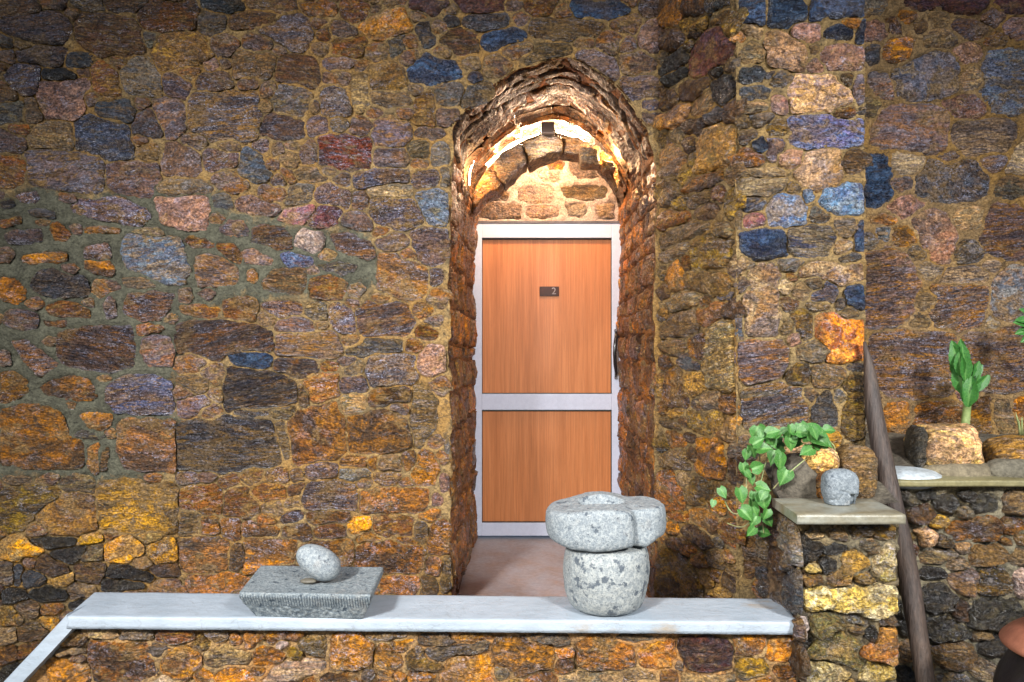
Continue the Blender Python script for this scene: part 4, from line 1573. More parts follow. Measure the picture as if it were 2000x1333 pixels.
def stone_props(o, V, cls, ang=0.0, gl=None):
    A, Bc, Cc, st, g = CLS[cls]
    at = o.data.attributes.new('uvh', 'FLOAT_VECTOR', 'POINT')
    V = np.asarray(V)
    at.data.foreach_set('vector', np.stack([V[:, 0] + V[:, 1] * .3, V[:, 2] + V[:, 1] * .4, V[:, 1] * .6], 1).ravel())
    k = RS.uniform(.85, 1.15)
    o['ca'] = jitter_col(A, k); o['cb'] = jitter_col(Bc, k); o['cc'] = jitter_col(Cc, k)
    o['off'] = [float(x) for x in RS.uniform(-20, 20, 3)]
    o['par'] = [float(ang), float(st), float(g if gl is None else gl)]
    o['rg'] = 0.6

for i, (a, b2) in enumerate(((0, 2), (2, 4), (4, 6), (6, 8), (8, 10))):
    rough_block('arch_stone', EXT[a:b2 + 1], INT[a:b2 + 1], D_RING + (.03, 0, -.02, .01, .04)[i], D_RING + 0.20, 'cTTtc'[i], ring, amp=0.026)
# two loose wedges standing out of the ring on the right
rough_block('arch_stone', [(1133, 285), (1170, 290)], [(1134, 318), (1174, 324)], D_RING - 0.09, D_RING + 0.05, 't', ring, amp=.010)
rough_block('arch_stone', [(1177, 310), (1198, 316)], [(1180, 332), (1204, 330)], D_RING - 0.08, D_RING + 0.05, 'a', ring, amp=.008)

# warm lamps behind the ring, plus an added fill light in front of it
WARM = (1.0, 0.66, 0.40)
def emission_mat(name, col, st):
    m, nt, p = nodes_of(name)
    p.inputs['Base Color'].default_value = (0.8, 0.8, 0.8, 1)
    p.inputs['Emission Color'].default_value = col + (1,)
    p.inputs['Emission Strength'].default_value = st
    return m
GLOW = emission_mat('warm_lamp_glow', (1.0, 0.72, 0.42), 18)
lamp_mat = simple_mat('dark_lamp_metal', (0.012, 0.006, 0.004), 0.7)
def rope(name, pts, D, r, label):
    o_ = empty(name, tuple(PX(pts[len(pts) // 2][0], pts[len(pts) // 2][1], D)), label, 'lamp', 'warm light tubes hidden behind the inner arch')
    n_ = len(pts)
    v, f = tube([PX(x, y, D) for x, y in pts], [r * (.35 + .65 * math.sin(math.pi * (i + .5) / n_) ** .5) for i in range(n_)], 10)
    mesh_obj('tube', v, f, GLOW, o_)
    return o_
def arcpts(a, n=9):
    xs = np.linspace(a[0], a[1], n)
    ex = np.array([p[0] for p in EXT]); ey = np.array([p[1] for p in EXT])
    return [(x, np.interp(x, ex, ey) - a[2]) for x in xs]
D_L = 4.16
rope('light_tube', arcpts((950, 1053, 9)), D_L, 0.030, 'glowing warm light tube left of the small dark block behind the inner arch')
rope('light_tube', arcpts((1086, 1162, 10)), D_L, 0.034, 'glowing warm light tube right of the small dark block behind the inner arch')
rope('light_tube', [(1219, 322), (1213, 300), (1209, 278)], 3.88, 0.012, 'short glowing warm light tube at the right haunch of the vault')
rope('light_tube', [(917, 362), (918, 335), (926, 312)], 3.92, 0.005, 'thin glowing warm light tube at the left haunch of the vault')
blk = box('lamp_block', *(lambda a, c: (a.x, c.x, 3.84, 3.93, c.z, a.z))(PX(1057, 240, 3.86), PX(1083, 263, 3.86)), lamp_mat, None, 0.006)
tag(blk, 'small dark block hanging in the glow at the top of the inner arch', 'lamp block')
def glow_light(px, py, D, e, r=0.03, col=None):
    d = bpy.data.lights.new('arch_lamp_and_fill_light', 'POINT')
    d.energy = e; d.color = col or WARM; d.shadow_soft_size = r
    o = link(bpy.data.objects.new('arch_lamp_and_fill_light', d)); o.location = PX(px, py, D)
for a in ((985, 283, 4.2, 12), (1045, 256, 4.2, 15), (1115, 252, 4.2, 17), (1150, 268, 4.18, 12), (1000, 264, 4.06, 12), (1025, 253, 4.06, 18), (1050, 248, 4.06, 20), (1100, 245, 4.06, 24), (1125, 250, 4.06, 22), (1145, 260, 4.06, 16), (970, 290, 4.06, 7), (948, 318, 4.05, 3)):
    glow_light(*a)
glow_light(1203, 300, 3.84, 22, .03, (1.0, .55, .22))
glow_light(929, 338, 3.86, 8, .03, (1.0, .55, .22))
glow_light(1070, 278, 3.76, 5.0, .03, (1.0, .80, .68))  # added fill, brightens the ring front and the door head
# ================================================================== DOOR
ALU = simple_mat('white_powder_coated_metal', (0.50, 0.53, 0.64), 0.35, 0.0, 0.0008, 200, 0.08, (0.46, 0.49, 0.60))
BLACK = simple_mat('black_rubber', (0.012, 0.012, 0.012), 0.5)
def wood_mat():
    m, nt, p = nodes_of('beech_laminate')
    b = NB(nt)
    tc = b.n('ShaderNodeTexCoord').outputs['Object']
    q = b.vmath('MULTIPLY', tc, (1.0, 1.0, 0.028))
    n1 = b.noise(q, 48, 4, 0.6, 0.9)
    n2 = b.noise(b.vmath('MULTIPLY', tc, (1.0, 1.0, 0.02)), 170, 3, 0.7)
    n3 = b.noise(b.vmath('MULTIPLY', tc, (1.0, 1.0, 0.1)), 7, 3, 0.5, 1.5)
    wv = b.math('ABSOLUTE', b.math('SINE', b.math('MULTIPLY', b.math('ADD', n3, b.math('MULTIPLY', n1, .18)), 60.0)))
    c = b.ramp(n1, [(0.25, (0.38, 0.126, 0.038)), (0.5, (0.45, 0.160, 0.052)), (0.75, (0.52, 0.200, 0.072))])
    c = b.mix(b.math('MULTIPLY', b.ramp(wv, [(0.0, 1), (0.22, 0)]), 0.30), c, (0.29, 0.10, 0.032, 1))
    c = b.mix(1.0, c, b.ramp(n2, [(0.3, 0.80), (0.6, 1.08)]), 'MULTIPLY')
    b.set(p.inputs['Base Color'], c)
    p.inputs['Roughness'].default_value = 0.42
    b.set(p.inputs['Normal'], b.bump(n2, 0.25, 0.0006))
    return m
WOOD = wood_mat()
D_D = 4.36
def dx(px): return (px - VX) * D_D / F
def dz(py): return CAMZ - (py - VY) * D_D / F
door = empty('door', (dx(1068), D_D, 0), 'white framed door with two beech wood panels at the end of the arch', 'door')
fx0, fx1, fz0, fz1 = OPEN[0, 0] - 0.02, OPEN[-1, 0] + 0.01, dz(1047), dz(437)
gx0, gx1 = dx(941), dx(1195)
def bar(name, x0, x1, z0, z1, y0=D_D, y1=D_D + 0.045, mat=ALU, par=door, bv=0.003):
    return box(name, x0, x1, y0, y1, z0, z1, mat, par, bv)
bar('stile', fx0, gx0, fz0, fz1)
bar('stile', gx1, fx1, fz0, fz1)
bar('rail', gx0, gx1, dz(465), fz1)
bar('rail', gx0, gx1, dz(801), dz(770))
bar('rail', gx0, gx1, fz0, dz(1022))
for (a, c) in ((466, 769), (802, 1021)):
    box('door_panel', gx0 + .003, gx1 - .003, D_D + 0.020, D_D + 0.035, dz(c) + .003, dz(a) - .003, WOOD, door)
    for (x0, x1, z0, z1) in ((gx0, gx0 + .004, dz(c), dz(a)), (gx1 - .005, gx1, dz(c), dz(a)), (gx0 + .004, gx1 - .005, dz(a) - .005, dz(a)), (gx0 + .004, gx1 - .005, dz(c), dz(c) + .003)):
        box('gasket', x0, x1, D_D + 0.008, D_D + 0.019, z0, z1, BLACK, door)
# narrow track over the door
box('head_track', fx0, fx1, D_D - 0.004, D_D + 0.03, fz1 + 0.001, fz1 + 0.016, simple_mat('dark_track', (0.10, 0.09, 0.10), 0.4), door)
# handle
CHROME = simple_mat('chrome', (0.55, 0.55, 0.58), 0.18, 1.0)
HBLK = simple_mat('black_handle_plastic', (0.014, 0.012, 0.014), 0.25)
hx = dx(1203.5) - .004
v, f = tube([(hx + 0.001, D_D - .004, dz(648)), (hx, D_D - .03, dz(656)), (hx - .008, D_D - .042, dz(672)), (hx - .011, D_D - .046, dz(690)), (hx - .008, D_D - .042, dz(712)), (hx, D_D - .03, dz(728)), (hx + 0.001, D_D - .004, dz(736))], [.008, .010, .011, .0115, .011, .010, .008], 12)
hd = mesh_obj('door_handle', v, f, HBLK, door)
for y in (646, 738):
    bm = bmesh.new(); bmesh.ops.create_cone(bm, cap_ends=True, segments=20, radius1=.012, radius2=.009, depth=.014, matrix=Matrix.Translation((hx, D_D - .007, dz(y))) @ Matrix.Rotation(R(90), 4, 'X'))
    c = bm_obj('handle_mount', bm, CHROME, None, smooth=False)
    c.location = c.location - door.location - hd.location; c.parent = hd
# number plate
PLATE = simple_mat('dark_brown_plate', (0.055, 0.018, 0.010), 0.28)
pz = box('number_plate', dx(1054), dx(1092), D_D + 0.014, D_D + 0.020, dz(578.5), dz(559.5), PLATE, door, 0.001)
def text_mesh(txt, size, loc, mat, name, parent, depth=0.0006):
    cu = bpy.data.curves.new('t', 'FONT'); cu.body = txt; cu.size = size; cu.extrude = depth
    cu.align_x = 'CENTER'; cu.align_y = 'CENTER'
    ob = bpy.data.objects.new('t', cu); link(ob)
    dg = bpy.context.evaluated_depsgraph_get()
    me = bpy.data.meshes.new_from_object(ob.evaluated_get(dg))
    bpy.data.objects.remove(ob)
    me.materials.clear(); me.materials.append(mat)
    o = link(bpy.data.objects.new(name, me))
    o.rotation_euler = (R(90), 0, 0)
    o.location = Vector(loc)
    o.parent = parent
    o.location = Vector(loc) - parent.location - (parent.parent.location if parent.parent else Vector())
    return o
NUM = simple_mat('pale_numeral', (0.33, 0.27, 0.27), 0.3)
text_mesh('2', 0.062, (dx(1082), D_D + 0.0130, dz(569)), NUM, 'numeral', pz)

# ================================================================== SPLAY, BUTTRESS, RIGHT WALL
splay = empty('splayed_stone_wall', tuple(((np.array((X_SPL0, D_M, 0)) + np.array((X_SPL1, D_B, 0))) / 2)), 'angled stone return wall just right of the arched doorway', 'wall')
Ls = math.hypot(X_SPL1 - X_SPL0, D_M - D_B)
def reg(key, x0, x1, y0, y1):
    def f(n):
        a = PL[key].px(x0, y0); c = PL[key].px(x1, y1)
        return np.stack([RS.uniform(min(a[0], c[0]), max(a[0], c[0]), n), RS.uniform(min(a[1], c[1]), max(a[1], c[1]), n)], 1)
    return f
def pick(s):
    return lambda c: s[RS.randint(len(s))]
build_wall('S', splay, 0.0098, bright=1.3, mat=MORTAR, growmax=lambda o: np.minimum(.018, np.maximum(0, np.minimum(o[:, 0] - .002, Ls - .002 - o[:, 0]))), Hs=(0.001, 0.013),
    fills=lambda outs: fill_stones('S', PL['S'], outs, pick('nxtceyor'), lambda n: np.stack([RS.uniform(0.02, Ls - 0.02, n), RS.uniform(0.1, 2.6, n)], 1), 45, minr=0.024),
    mkw=dict(u0=-0.004, u1=Ls + 0.002, v0=-0.02, v1=3.2))

butt = empty('stone_buttress', ((X_SPL1 + 1.276) / 2, D_B, 0), 'projecting stone buttress with bright blue and cream stones right of the doorway', 'wall')
xb1 = (1691 - VX) / F * D_B
build_wall('B', butt, 0.0088, outer=[(X_SPL1 + .01, xb1 - .004, PL['B'].px(0, -6)[1], 3.19)], ocls='BTg', growmax=lambda o: np.minimum(.013, np.maximum(0, np.minimum(o[:, 0] - X_SPL1 - .002, xb1 - .001 - o[:, 0]))), mat=mortar_material('olive_mortar', (0.26, 0.185, 0.085), (0.16, 0.115, 0.055), org=(0.25, 0.16, 0.06)), Hs=(0.003, 0.015),
    fills=lambda outs: fill_stones('B', PL['B'], outs, pick('tntTxgmto'), reg('B', 1450, 1680, 5, 900), 45, minr=0.022),
    mkw=dict(u0=X_SPL1 - 0.004, u1=xb1, v0=-0.02, v1=3.2, amp=1.1))
box('wall_core', X_SPL1 + 0.035, xb1 - 0.002, D_B + 0.045, D_R + 1.2, -0.4, 3.2, CORE, butt)
bm = bmesh.new()
for z in (-0.4, 3.2):
    pass
vs = [(X_SPL0 + .05, D_M + .02, -.4), (X_SPL1 + .04, D_B + .05, -.4), (X_SPL1 + .04, D_M + .5, -.4), (X_SPL0 + .05, D_M + .5, -.4)]
vs += [(a, b2, 3.2) for a, b2, _ in vs]
mesh_obj('wall_core', vs, [(0, 1, 2, 3), (7, 6, 5, 4), (0, 4, 5, 1), (1, 5, 6, 2), (2, 6, 7, 3), (3, 7, 4, 0)], CORE, splay, smooth=False)

rwall = empty('rear_stone_wall', (1.9, D_R, 0), 'set back wall of large stones behind the raised bed', 'wall')
build_wall('R', rwall, 0.0125, outer=[(PL['R'].px(2006, 0)[0], 3.29, .75, 3.19), (1.30, PL['R'].px(2004, 0)[0], PL['R'].px(0, -6)[1], 3.19)], ocls='pTsG', bright=1.35, mat=mortar_material('amber_mortar', (0.29, 0.195, 0.098), (0.19, 0.125, 0.058), org=(0.27, 0.155, 0.040), rough=0.5), Hs=(0.001, 0.014),
    fills=lambda outs: fill_stones('R', PL['R'], outs, pick('tTpogm'), reg('R', 1700, 1995, 5, 840), 30, minr=0.034),
    mkw=dict(u0=1.25, u1=3.3, v0=-0.4, v1=3.2, h0=0.008, amp=1.3))
box('wall_core', 1.30, 3.3, D_R + .06, D_R + .6, -.4, 3.2, CORE, rwall)

# ================================================================== FRONT LOW WALL WITH WHITE LEDGE
Z_L = 0.319
PAINT = None
def paint_mat():
    m, nt, p = nodes_of('worn_white_paint')
    b = NB(nt)
    tc = b.n('ShaderNodeTexCoord').outputs['Object']
    n1 = b.noise(tc, 4, 6, .65, .4)
    n2 = b.noise(b.vmath('MULTIPLY', tc, (0.35, 1, 1)), 30, 5, .7)
    n3 = b.noise(tc, 160, 3, .6)
    n4 = b.noise(b.vmath('MULTIPLY', tc, (0.25, 3.0, 1)), 14, 4, .6)
    c = b.mix(b.ramp(n1, [(.38, 0), (.66, 1)]), (.34, .39, .445, 1), (.27, .32, .37, 1))
    c = b.mix(b.math('MULTIPLY', b.ramp(n2, [(.52, 0), (.72, 1)]), .35), c, (.27, .29, .31, 1))
    c = b.mix(b.math('MULTIPLY', b.ramp(n4, [(.5, 0), (.75, 1)]), .25), c, (.40, .46, .52, 1))
    n5 = b.noise(tc, 55, 6, .75, 1.0)
    c = b.mix(b.math('MULTIPLY', b.ramp(n5, [(.60, 0), (.68, 1)]), .45), c, (.23, .235, .23, 1))
    n6 = b.noise(b.vmath('MULTIPLY', tc, (.6, 1, 1)), 5, 5, .65, 1.5)
    crk = b.ramp(b.math('ABSOLUTE', b.math('SUBTRACT', n6, .5)), [(0, 1), (.006, 0)])
    c = b.mix(b.math('MULTIPLY', crk, .45), c, (.17, .17, .165, 1))
    st = b.attr('stain', 'GEOMETRY', 'Fac')
    sm = b.ramp(b.math('ADD', st, b.math('MULTIPLY', b.math('SUBTRACT', n2, .5), 1.3)), [(.40, 0), (.75, 1)])
    c = b.mix(b.math('MULTIPLY', sm, .7), c, (.27, .19, .10, 1))
    b.set(p.inputs['Base Color'], c)
    p.inputs['Roughness'].default_value = .55
    b.set(p.inputs['Normal'], b.bump(b.math('ADD', n2, b.math('MULTIPLY', n5, .6)), .6, .006))
    return m
PAINT = paint_mat()

low = empty('low_front_wall', (-0.3, D_P, 0), 'low orange rubble wall along the front below the white ledge', 'wall')
zL_under = Z_L - .046
def keep_F(c):
    # below the ledge and below the sloping coping
    u, v = c[:, 0], c[:, 1]
    zs = CAMZ - (1232 - VY) * 2.29 / F - 0.005
    xk = PL['F'].px(128, 1232)[0]
    slope = 1.16
    lim = np.where(u > xk, 9, zs - (xk - u) * slope)
    return (v < lim)
build_wall('F', low, 0.0078, growmax=lambda o: np.where(keep_F(o + np.array((0, .012))), np.minimum(.014, np.maximum(0, zL_under - .004 - o[:, 1])), 0.0), mat=mortar_material('sandy_mortar', (0.33, 0.22, 0.10), (0.21, 0.13, 0.06), org=(0.36, 0.17, 0.05), rough=.7), Hs=(0.000, 0.012), rough=1.0,
    fills=lambda outs: fill_stones('F', PL['F'], outs, pick('totoTyxcr'), reg('F', 130, 1555, 1246, 1420), 60, minr=0.017, exclude=lambda c: ~keep_F(c)),
    mkw=dict(u0=-0.8, u1=2.372, v0=-0.45, v1=zL_under + 0.012, keep=keep_F, amp=1.0))
# body of the low wall
vs = [(-1.50, 2.335, zL_under), (.87, 2.30, zL_under), (.87, 2.30, -.45), (-2.16, 2.345, -.45)]
vs += [(a, 2.45, c) for a, _, c in vs]
mesh_obj('wall_core', vs, [(0, 1, 2, 3), (7, 6, 5, 4), (0, 4, 5, 1), (1, 5, 6, 2), (2, 6, 7, 3), (3, 7, 4, 0)], CORE, low, smooth=False)

# ledge slab: corners follow the photograph, slightly out of square
def slab(name, top, bottom_dz, mat, parent, nu=60, nv=12, wob=0.0015, stain=None):
    """top: four corners BL, BR, FR, FL; a worn slab with rounded arrises"""
    BL, BR, FR, FL = [np.array(p, float) for p in top]
    prof = []
    rr = 0.006
    # cross-section from back bottom, over the top, to front bottom; (w 0..1 back to front, dz)
    wd = np.linalg.norm(FL - BL)
    for w, z in ((0, bottom_dz), (0, bottom_dz * .5), (0, -rr), (rr / wd * .3, -rr * .3), (rr / wd, 0)): prof.append((w, z))
    for k in range(1, nv): prof.append((rr / wd + (1 - 2 * rr / wd) * k / nv, 0))
    for w, z in ((1 - rr / wd, 0), (1 - rr / wd * .3, -rr * .3), (1, -rr), (1, bottom_dz * .35), (1, bottom_dz * .7), (1, bottom_dz)): prof.append((w, z))
    V = []
    for i in range(nu + 1):
        a = i / nu
        for (w, z) in prof:
            P = (BL * (1 - a) + BR * a) * (1 - w) + (FL * (1 - a) + FR * a) * w
            V.append(P + np.array((0, 0, z)))
    V = np.array(V)
    n = np.stack([fbm(V * 9 + s, 3) for s in (0, 20, 40)], 1)
    n2 = np.stack([fbm(V * 45 + s, 2) for s in (3, 23, 43)], 1)
    V = V + n * wob * np.array((.3, 1.5, 1)) + n2 * wob * .4
    m = len(prof)
    fs = []
    for i in range(nu):
        for j in range(m - 1):
            fs.append((i * m + j, (i + 1) * m + j, (i + 1) * m + j + 1, i * m + j + 1))
        fs.append((i * m + m - 1, (i + 1) * m + m - 1, (i + 1) * m, i * m))
    fs.append(tuple(range(m))); fs.append(tuple(nu * m + j for j in range(m))[::-1])
    bm = bmesh.new()
    bv = [bm.verts.new(v) for v in V]
    for f in fs: bm.faces.new([bv[i] for i in f])
    bmesh.ops.recalc_face_normals(bm, faces=bm.faces)
    for f in bm.faces: f.smooth = len(f.verts) == 4
    o = bm_obj(name, bm, mat, parent)
    at = o.data.attributes.new('stain', 'FLOAT', 'POINT')
    at.data.foreach_set('value', stain(V) if stain else np.zeros(len(V)))
    return o

def hit_z(px, py, z):
    D = (CAMZ - z) * F / (py - VY)
    return (float((px - VX) * D / F), float(D), z)
ledge = empty('white_ledge', (-0.3, 2.33, Z_L), 'long white painted ledge with a sloping end topping the low front wall', 'ledge')
def stain_ledge(V):
    s = np.zeros(len(V))
    for (px, py, r, k) in ((1480, 1183, .06, .55), (1500, 1175, .05, .5), (1300, 1238, .05, .7), (1180, 1240, .10, .45), (1100, 1236, .06, .5), (1010, 1234, .05, .4), (250, 1170, .03, .2)):
        D = 2.2 if py > 1225 else (CAMZ - Z_L) * F / (py - VY)
        c = np.array(PX(px, py, D))
        d = np.sqrt((((V - c) * np.array((.6, 1, 1.2))) ** 2).sum(1))
        s = np.maximum(s, k * np.exp(-(d / r) ** 2))
    return s
slab('ledge_top', [hit_z(187, 1156, Z_L), hit_z(1520, 1169, Z_L), hit_z(1563, 1216, Z_L), hit_z(130, 1205, Z_L)], -0.040, PAINT, ledge, nu=180, nv=16, stain=stain_ledge)
# sloping coping down to the left (its top faces away from the camera)
A0 = np.array(hit_z(130, 1205, Z_L)); A1 = np.array(hit_z(187, 1156, Z_L))
dirn = np.array((-(130 - 10), 0, -(1333 - 1205))) / 128.0 * np.array((1, 0, 1)); dirn = dirn * (2.2 / 2.33)
Lh = 0.86
V = []
NS, NW = 40, 6
thick = np.array((0.017, 0, -0.043))
for i in range(NS + 1):
    a = i / NS
    s = dirn * Lh * a * 0.86
    for (w, t) in ((0, 0), (.04, -.15), (.5, -.15 * 0), (1, 0), (1, .5), (1, 1), (.5, 1), (0, 1), (0, .5)):
        p = A0 * (1 - w) + A1 * w
        if w > 0: p = np.array((A0[0] + (A1[0] - A0[0]) * w * 0.0 + (0), p[1], p[2]))
        V.append(p + s + thick * t)
V = np.array(V); V = V + np.stack([fbm(V * 12 + s, 3) for s in (0, 9, 18)], 1) * .002
m = 9
fs = [(i * m + j, (i + 1) * m + j, (i + 1) * m + (j + 1) % m, i * m + (j + 1) % m) for i in range(NS) for j in range(m)]
fs += [tuple(range(m)), tuple(NS * m + j for j in range(m))[::-1]]
bm = bmesh.new(); bv = [bm.verts.new(v) for v in V]
for f in fs: bm.faces.new([bv[i] for i in f])
bmesh.ops.recalc_face_normals(bm, faces=bm.faces)
sl = bm_obj('sloping_coping', bm, PAINT, ledge)
at = sl.data.attributes.new('stain', 'FLOAT', 'POINT')

# ================================================================== PLANTER PILLAR AND RAISED BEDS
pil = empty('planter_pillar', (1.02, D_P, 0), 'stone pillar with yellow and olive stones carrying a pale slab beside the ledge', 'pillar')
Z_C = 0.685
xp0, xp1 = 0.866, (1753 - VX) * D_P / F
build_wall('P', pil, 0.0078, growmax=lambda o: np.minimum(.016, np.maximum(0, np.minimum(np.minimum(o[:, 0] - xp0 - .001, xp1 - .001 - o[:, 0]), Z_C - .045 - o[:, 1]))), mat=MORTAR_G, Hs=(0.010, 0.028), rough=1.6,
    fills=lambda outs: fill_stones('P', PL['P'], outs, pick('Zxtykx'), reg('P', 1570, 1745, 1035, 1400), 30, minr=0.018),
    mkw=dict(u0=xp0, u1=xp1, v0=-0.45, v1=Z_C - .036, amp=1.8))
build_wall('W', pil, 0.009, mat=mortar_material('mud_brown_render', (0.13, 0.085, 0.045), (0.075, 0.048, 0.028), org=(0.12, 0.06, 0.028), rough=.7), Hs=(0.008, 0.02), rough=1.3,
    fills=lambda outs: fill_stones('W', PL['W'], outs, pick('gede'), lambda n: np.stack([RS.uniform(-.36, -.01, n), RS.uniform(.2, .6, n)], 1), 10, minr=0.03),
    mkw=dict(u0=-(D_B - D_P), u1=0.004, v0=-0.45, v1=Z_C - .036, amp=2.0))
box('wall_core', xp0 + .03, xp1 - .002, D_P + .045, D_B + .1, -.45, Z_C - .05, CORE, pil)

def coping_mat(name, a, c, rough):
    m, nt, p = nodes_of(name)
    b = NB(nt)
    tc = b.n('ShaderNodeTexCoord').outputs['Object']
    n1 = b.noise(b.vmath('MULTIPLY', tc, (.4, 1, 1)), 9, 6, .65, .8)
    n2 = b.noise(tc, 60, 5, .7)
    col = b.mix(b.ramp(n1, [(.38, 0), (.64, 1)]), a + (1,), c + (1,))
    col = b.mix(.5, col, b.mix(1.0, col, b.ramp(n2, [(.3, .5), (.7, 1.5)]), 'MULTIPLY'))
    b.set(p.inputs['Base Color'], col)
    p.inputs['Roughness'].default_value = rough
    b.set(p.inputs['Normal'], b.bump(n2, .4, .002))
    return m
COP1 = coping_mat('weathered_slate_slab', (.27, .275, .235), (.175, .145, .085), .35)
COP2 = coping_mat('mossy_slab', (.22, .20, .105), (.15, .125, .05), .4)
slab('slab_top', [hit_z(1508, 973, Z_C), hit_z(1700, 973, Z_C), hit_z(1769, 1006, Z_C), hit_z(1557, 1006, Z_C)], -0.030, COP1, pil, nu=30, nv=8, wob=.0012)

bed = empty('raised_bed_wall', (1.6, D_Q, 0), 'raised bed wall with wet black stones in the lower right corner', 'wall')
Z_Q = CAMZ - (939 - VY) * 2.50 / F
build_wall('Q', bed, 0.0088, outer=[(PL['Q'].px(2006, 0)[0], 2.69, -.44, Z_Q - .03)], ocls='kct', growmax=lambda o: np.minimum(.010, np.maximum(0, Z_Q - .03 - o[:, 1])), mat=mortar_material('grey_gravel_mortar', (0.21, 0.19, 0.135), (0.115, 0.108, 0.085), org=(0.20, 0.16, 0.09), rough=.6), Hs=(0.012, 0.034), rough=1.8,
    fills=lambda outs: fill_stones('Q', PL['Q'], outs, pick('tgkxto'), reg('Q', 1775, 1998, 965, 1330), 30, minr=0.022),
    mkw=dict(u0=1.19, u1=2.7, v0=-0.45, v1=Z_Q - .02, amp=2.0))
box('wall_core', 1.19, 2.7, D_Q + .05, D_R, -.45, Z_Q - .03, CORE, bed)
qx0 = (1690 - VX) * 2.5 / F
slab('coping', [(qx0, 2.78, Z_Q), (2.7, 2.78, Z_Q), (2.7, 2.50, Z_Q), (qx0, 2.50, Z_Q)], -0.022, COP2, bed, nu=60, nv=6, wob=.002)

# ------------------------------------------------------------------ soil
SOIL = simple_mat('dark_wet_soil', (0.055, 0.044, 0.032), 0.8, bump=0.02, scale=45, var=.8, col2=(0.10, 0.085, 0.06))
def mound(name, x0, x1, y0, y1, zf, mat, label, amp=.02, n=60):
    X, Y = np.meshgrid(np.linspace(x0, x1, n), np.linspace(y0, y1, n))
    x, y = X.ravel(), Y.ravel()
    z = zf(x, y) + amp * fbm(v3(x * 12, y * 12, 3), 4)
    I = np.arange(n * n).reshape(n, n)
    q = np.stack([I[:-1, :-1].ravel(), I[:-1, 1:].ravel(), I[1:, 1:].ravel(), I[1:, :-1].ravel()], 1)
    o = fast_mesh(name, np.stack([x, y, z], 1), q, mat)
    return tag(o, label, 'soil', kind='stuff')
mound('soil', .872, xb1 - .01, 2.33, D_B - .004, lambda x, y: Z_C - .01 + np.clip((y - 2.36) / .22, 0, 1) * .10, SOIL, 'dark soil heaped behind the pale slab on the pillar', amp=.012)
mound('soil', qx0 + .01, 2.68, 2.60, D_R - .002, lambda x, y: Z_Q - .004 + np.clip((y - 2.62) / .3, 0, 1) * .11, SOIL, 'dark soil filling the raised bed on the right', amp=.018)

# ------------------------------------------------------------------ rocks
def rock(name, c, rad, cls, label, cat='rock', seedv=0.0, amp=.22, flat=None, rotz=0.0, mat=None, sub=5, boxy=0.0, group=None):
    bm = bmesh.new()
    bmesh.ops.create_icosphere(bm, subdivisions=sub, radius=1)
    V = np.array([v.co[:] for v in bm.verts])
    if boxy:
        V = np.sign(V) * np.abs(V) ** (1 - boxy)
    n = fbm(V * 1.3 + seedv, 3) * amp + fbm(V * 5 + seedv, 4, .6) * amp * .35
    cell = np.round(fbm(V * 2.2 + seedv + 7, 2) * 4) / 4 * amp * .35
    V = V * (1 + n + cell)[:, None] * np.array(rad)
    ca, sa = math.cos(rotz), math.sin(rotz)
    V = np.stack([V[:, 0] * ca - V[:, 1] * sa, V[:, 0] * sa + V[:, 1] * ca, V[:, 2]], 1)
    if flat is not None: V[:, 2] = np.maximum(V[:, 2], flat)
    V = V + np.array(c)
    for v, p in zip(bm.verts, V): v.co = p
    o = bm_obj(name, bm, mat or STONE, None, smooth=True)
    if mat is None: stone_props(o, V, cls, gl=.4)
    if label: tag(o, label, cat, group)
    return o
def rc(px0, px1, py0, py1, D, dep):
    a, c = PX(px0, py0, D), PX(px1, py1, D)
    return ((a.x + c.x) / 2, D, (a.z + c.z) / 2), (abs(c.x - a.x) / 2, dep, abs(a.z - c.z) / 2)
CONC = simple_mat('rough_grey_render', (0.098, 0.084, 0.062), 0.85, bump=.006, scale=90, var=.6, col2=(0.066, 0.055, 0.040))
c, r_ = rc(1513, 1618, 886, 988, 2.47, .10); rock('rock', c, r_, None, 'large grey brown rendered lump behind the slab under the trailing leaves', seedv=3, amp=.10, mat=CONC, boxy=.25)
c, r_ = rc(1572, 1637, 872, 925, 2.40, .07); rock('rock', c, r_, 'E', 'cream and orange rock on top of the pillar rocks beside the leaves', seedv=9, amp=.14)
c, r_ = rc(1590, 1634, 905, 982, 2.385, .05); rock('rock', c, r_, 'c', 'rusty brown rock below the cream rock behind the carved stone', seedv=12, amp=.16)
c, r_ = rc(1632, 1706, 872, 978, 2.44, .08); rock('rock', c, r_, 'n', 'grey brown rock with a pale top right of the cream rock', seedv=22, amp=.12, boxy=.3)
c, r_ = rc(1786, 1902, 832, 918, 2.72, .11); rock('rock', c, r_, 'E', 'big tan block of rock standing on the raised bed under the green shoot', seedv=37, amp=.17, boxy=.5)
c, r_ = rc(1776, 1802, 832, 912, 2.70, .06); rock('rock', c, r_, 'k', 'black stone added as the dark left face of the tan block', seedv=35, amp=.12, boxy=.3)  # added piece that makes up the tan block's dark left face
c, r_ = rc(1926, 2060, 852, 930, 2.70, .10); rock('rock', c, r_, 'y', 'yellow rock at the right edge of the raised bed', seedv=44, amp=.12, boxy=.2)
c, r_ = rc(1800, 1935, 900, 948, 2.66, .08); rock('rock', c, r_, None, 'low grey mortar hump holding the tan block in the raised bed', seedv=51, amp=.10, mat=simple_mat('grey_cement', (0.20, 0.165, 0.105), 0.85, bump=.008, scale=70, var=.6), boxy=.2)
c, r_ = rc(1925, 2050, 895, 948, 2.62, .06); rock('rock', c, r_, None, 'low grey cement hump below the yellow rock', seedv=58, amp=.08, mat=simple_mat('dark_cement', (0.14, 0.125, 0.09), 0.85, bump=.008, scale=70, var=.6), boxy=.2)
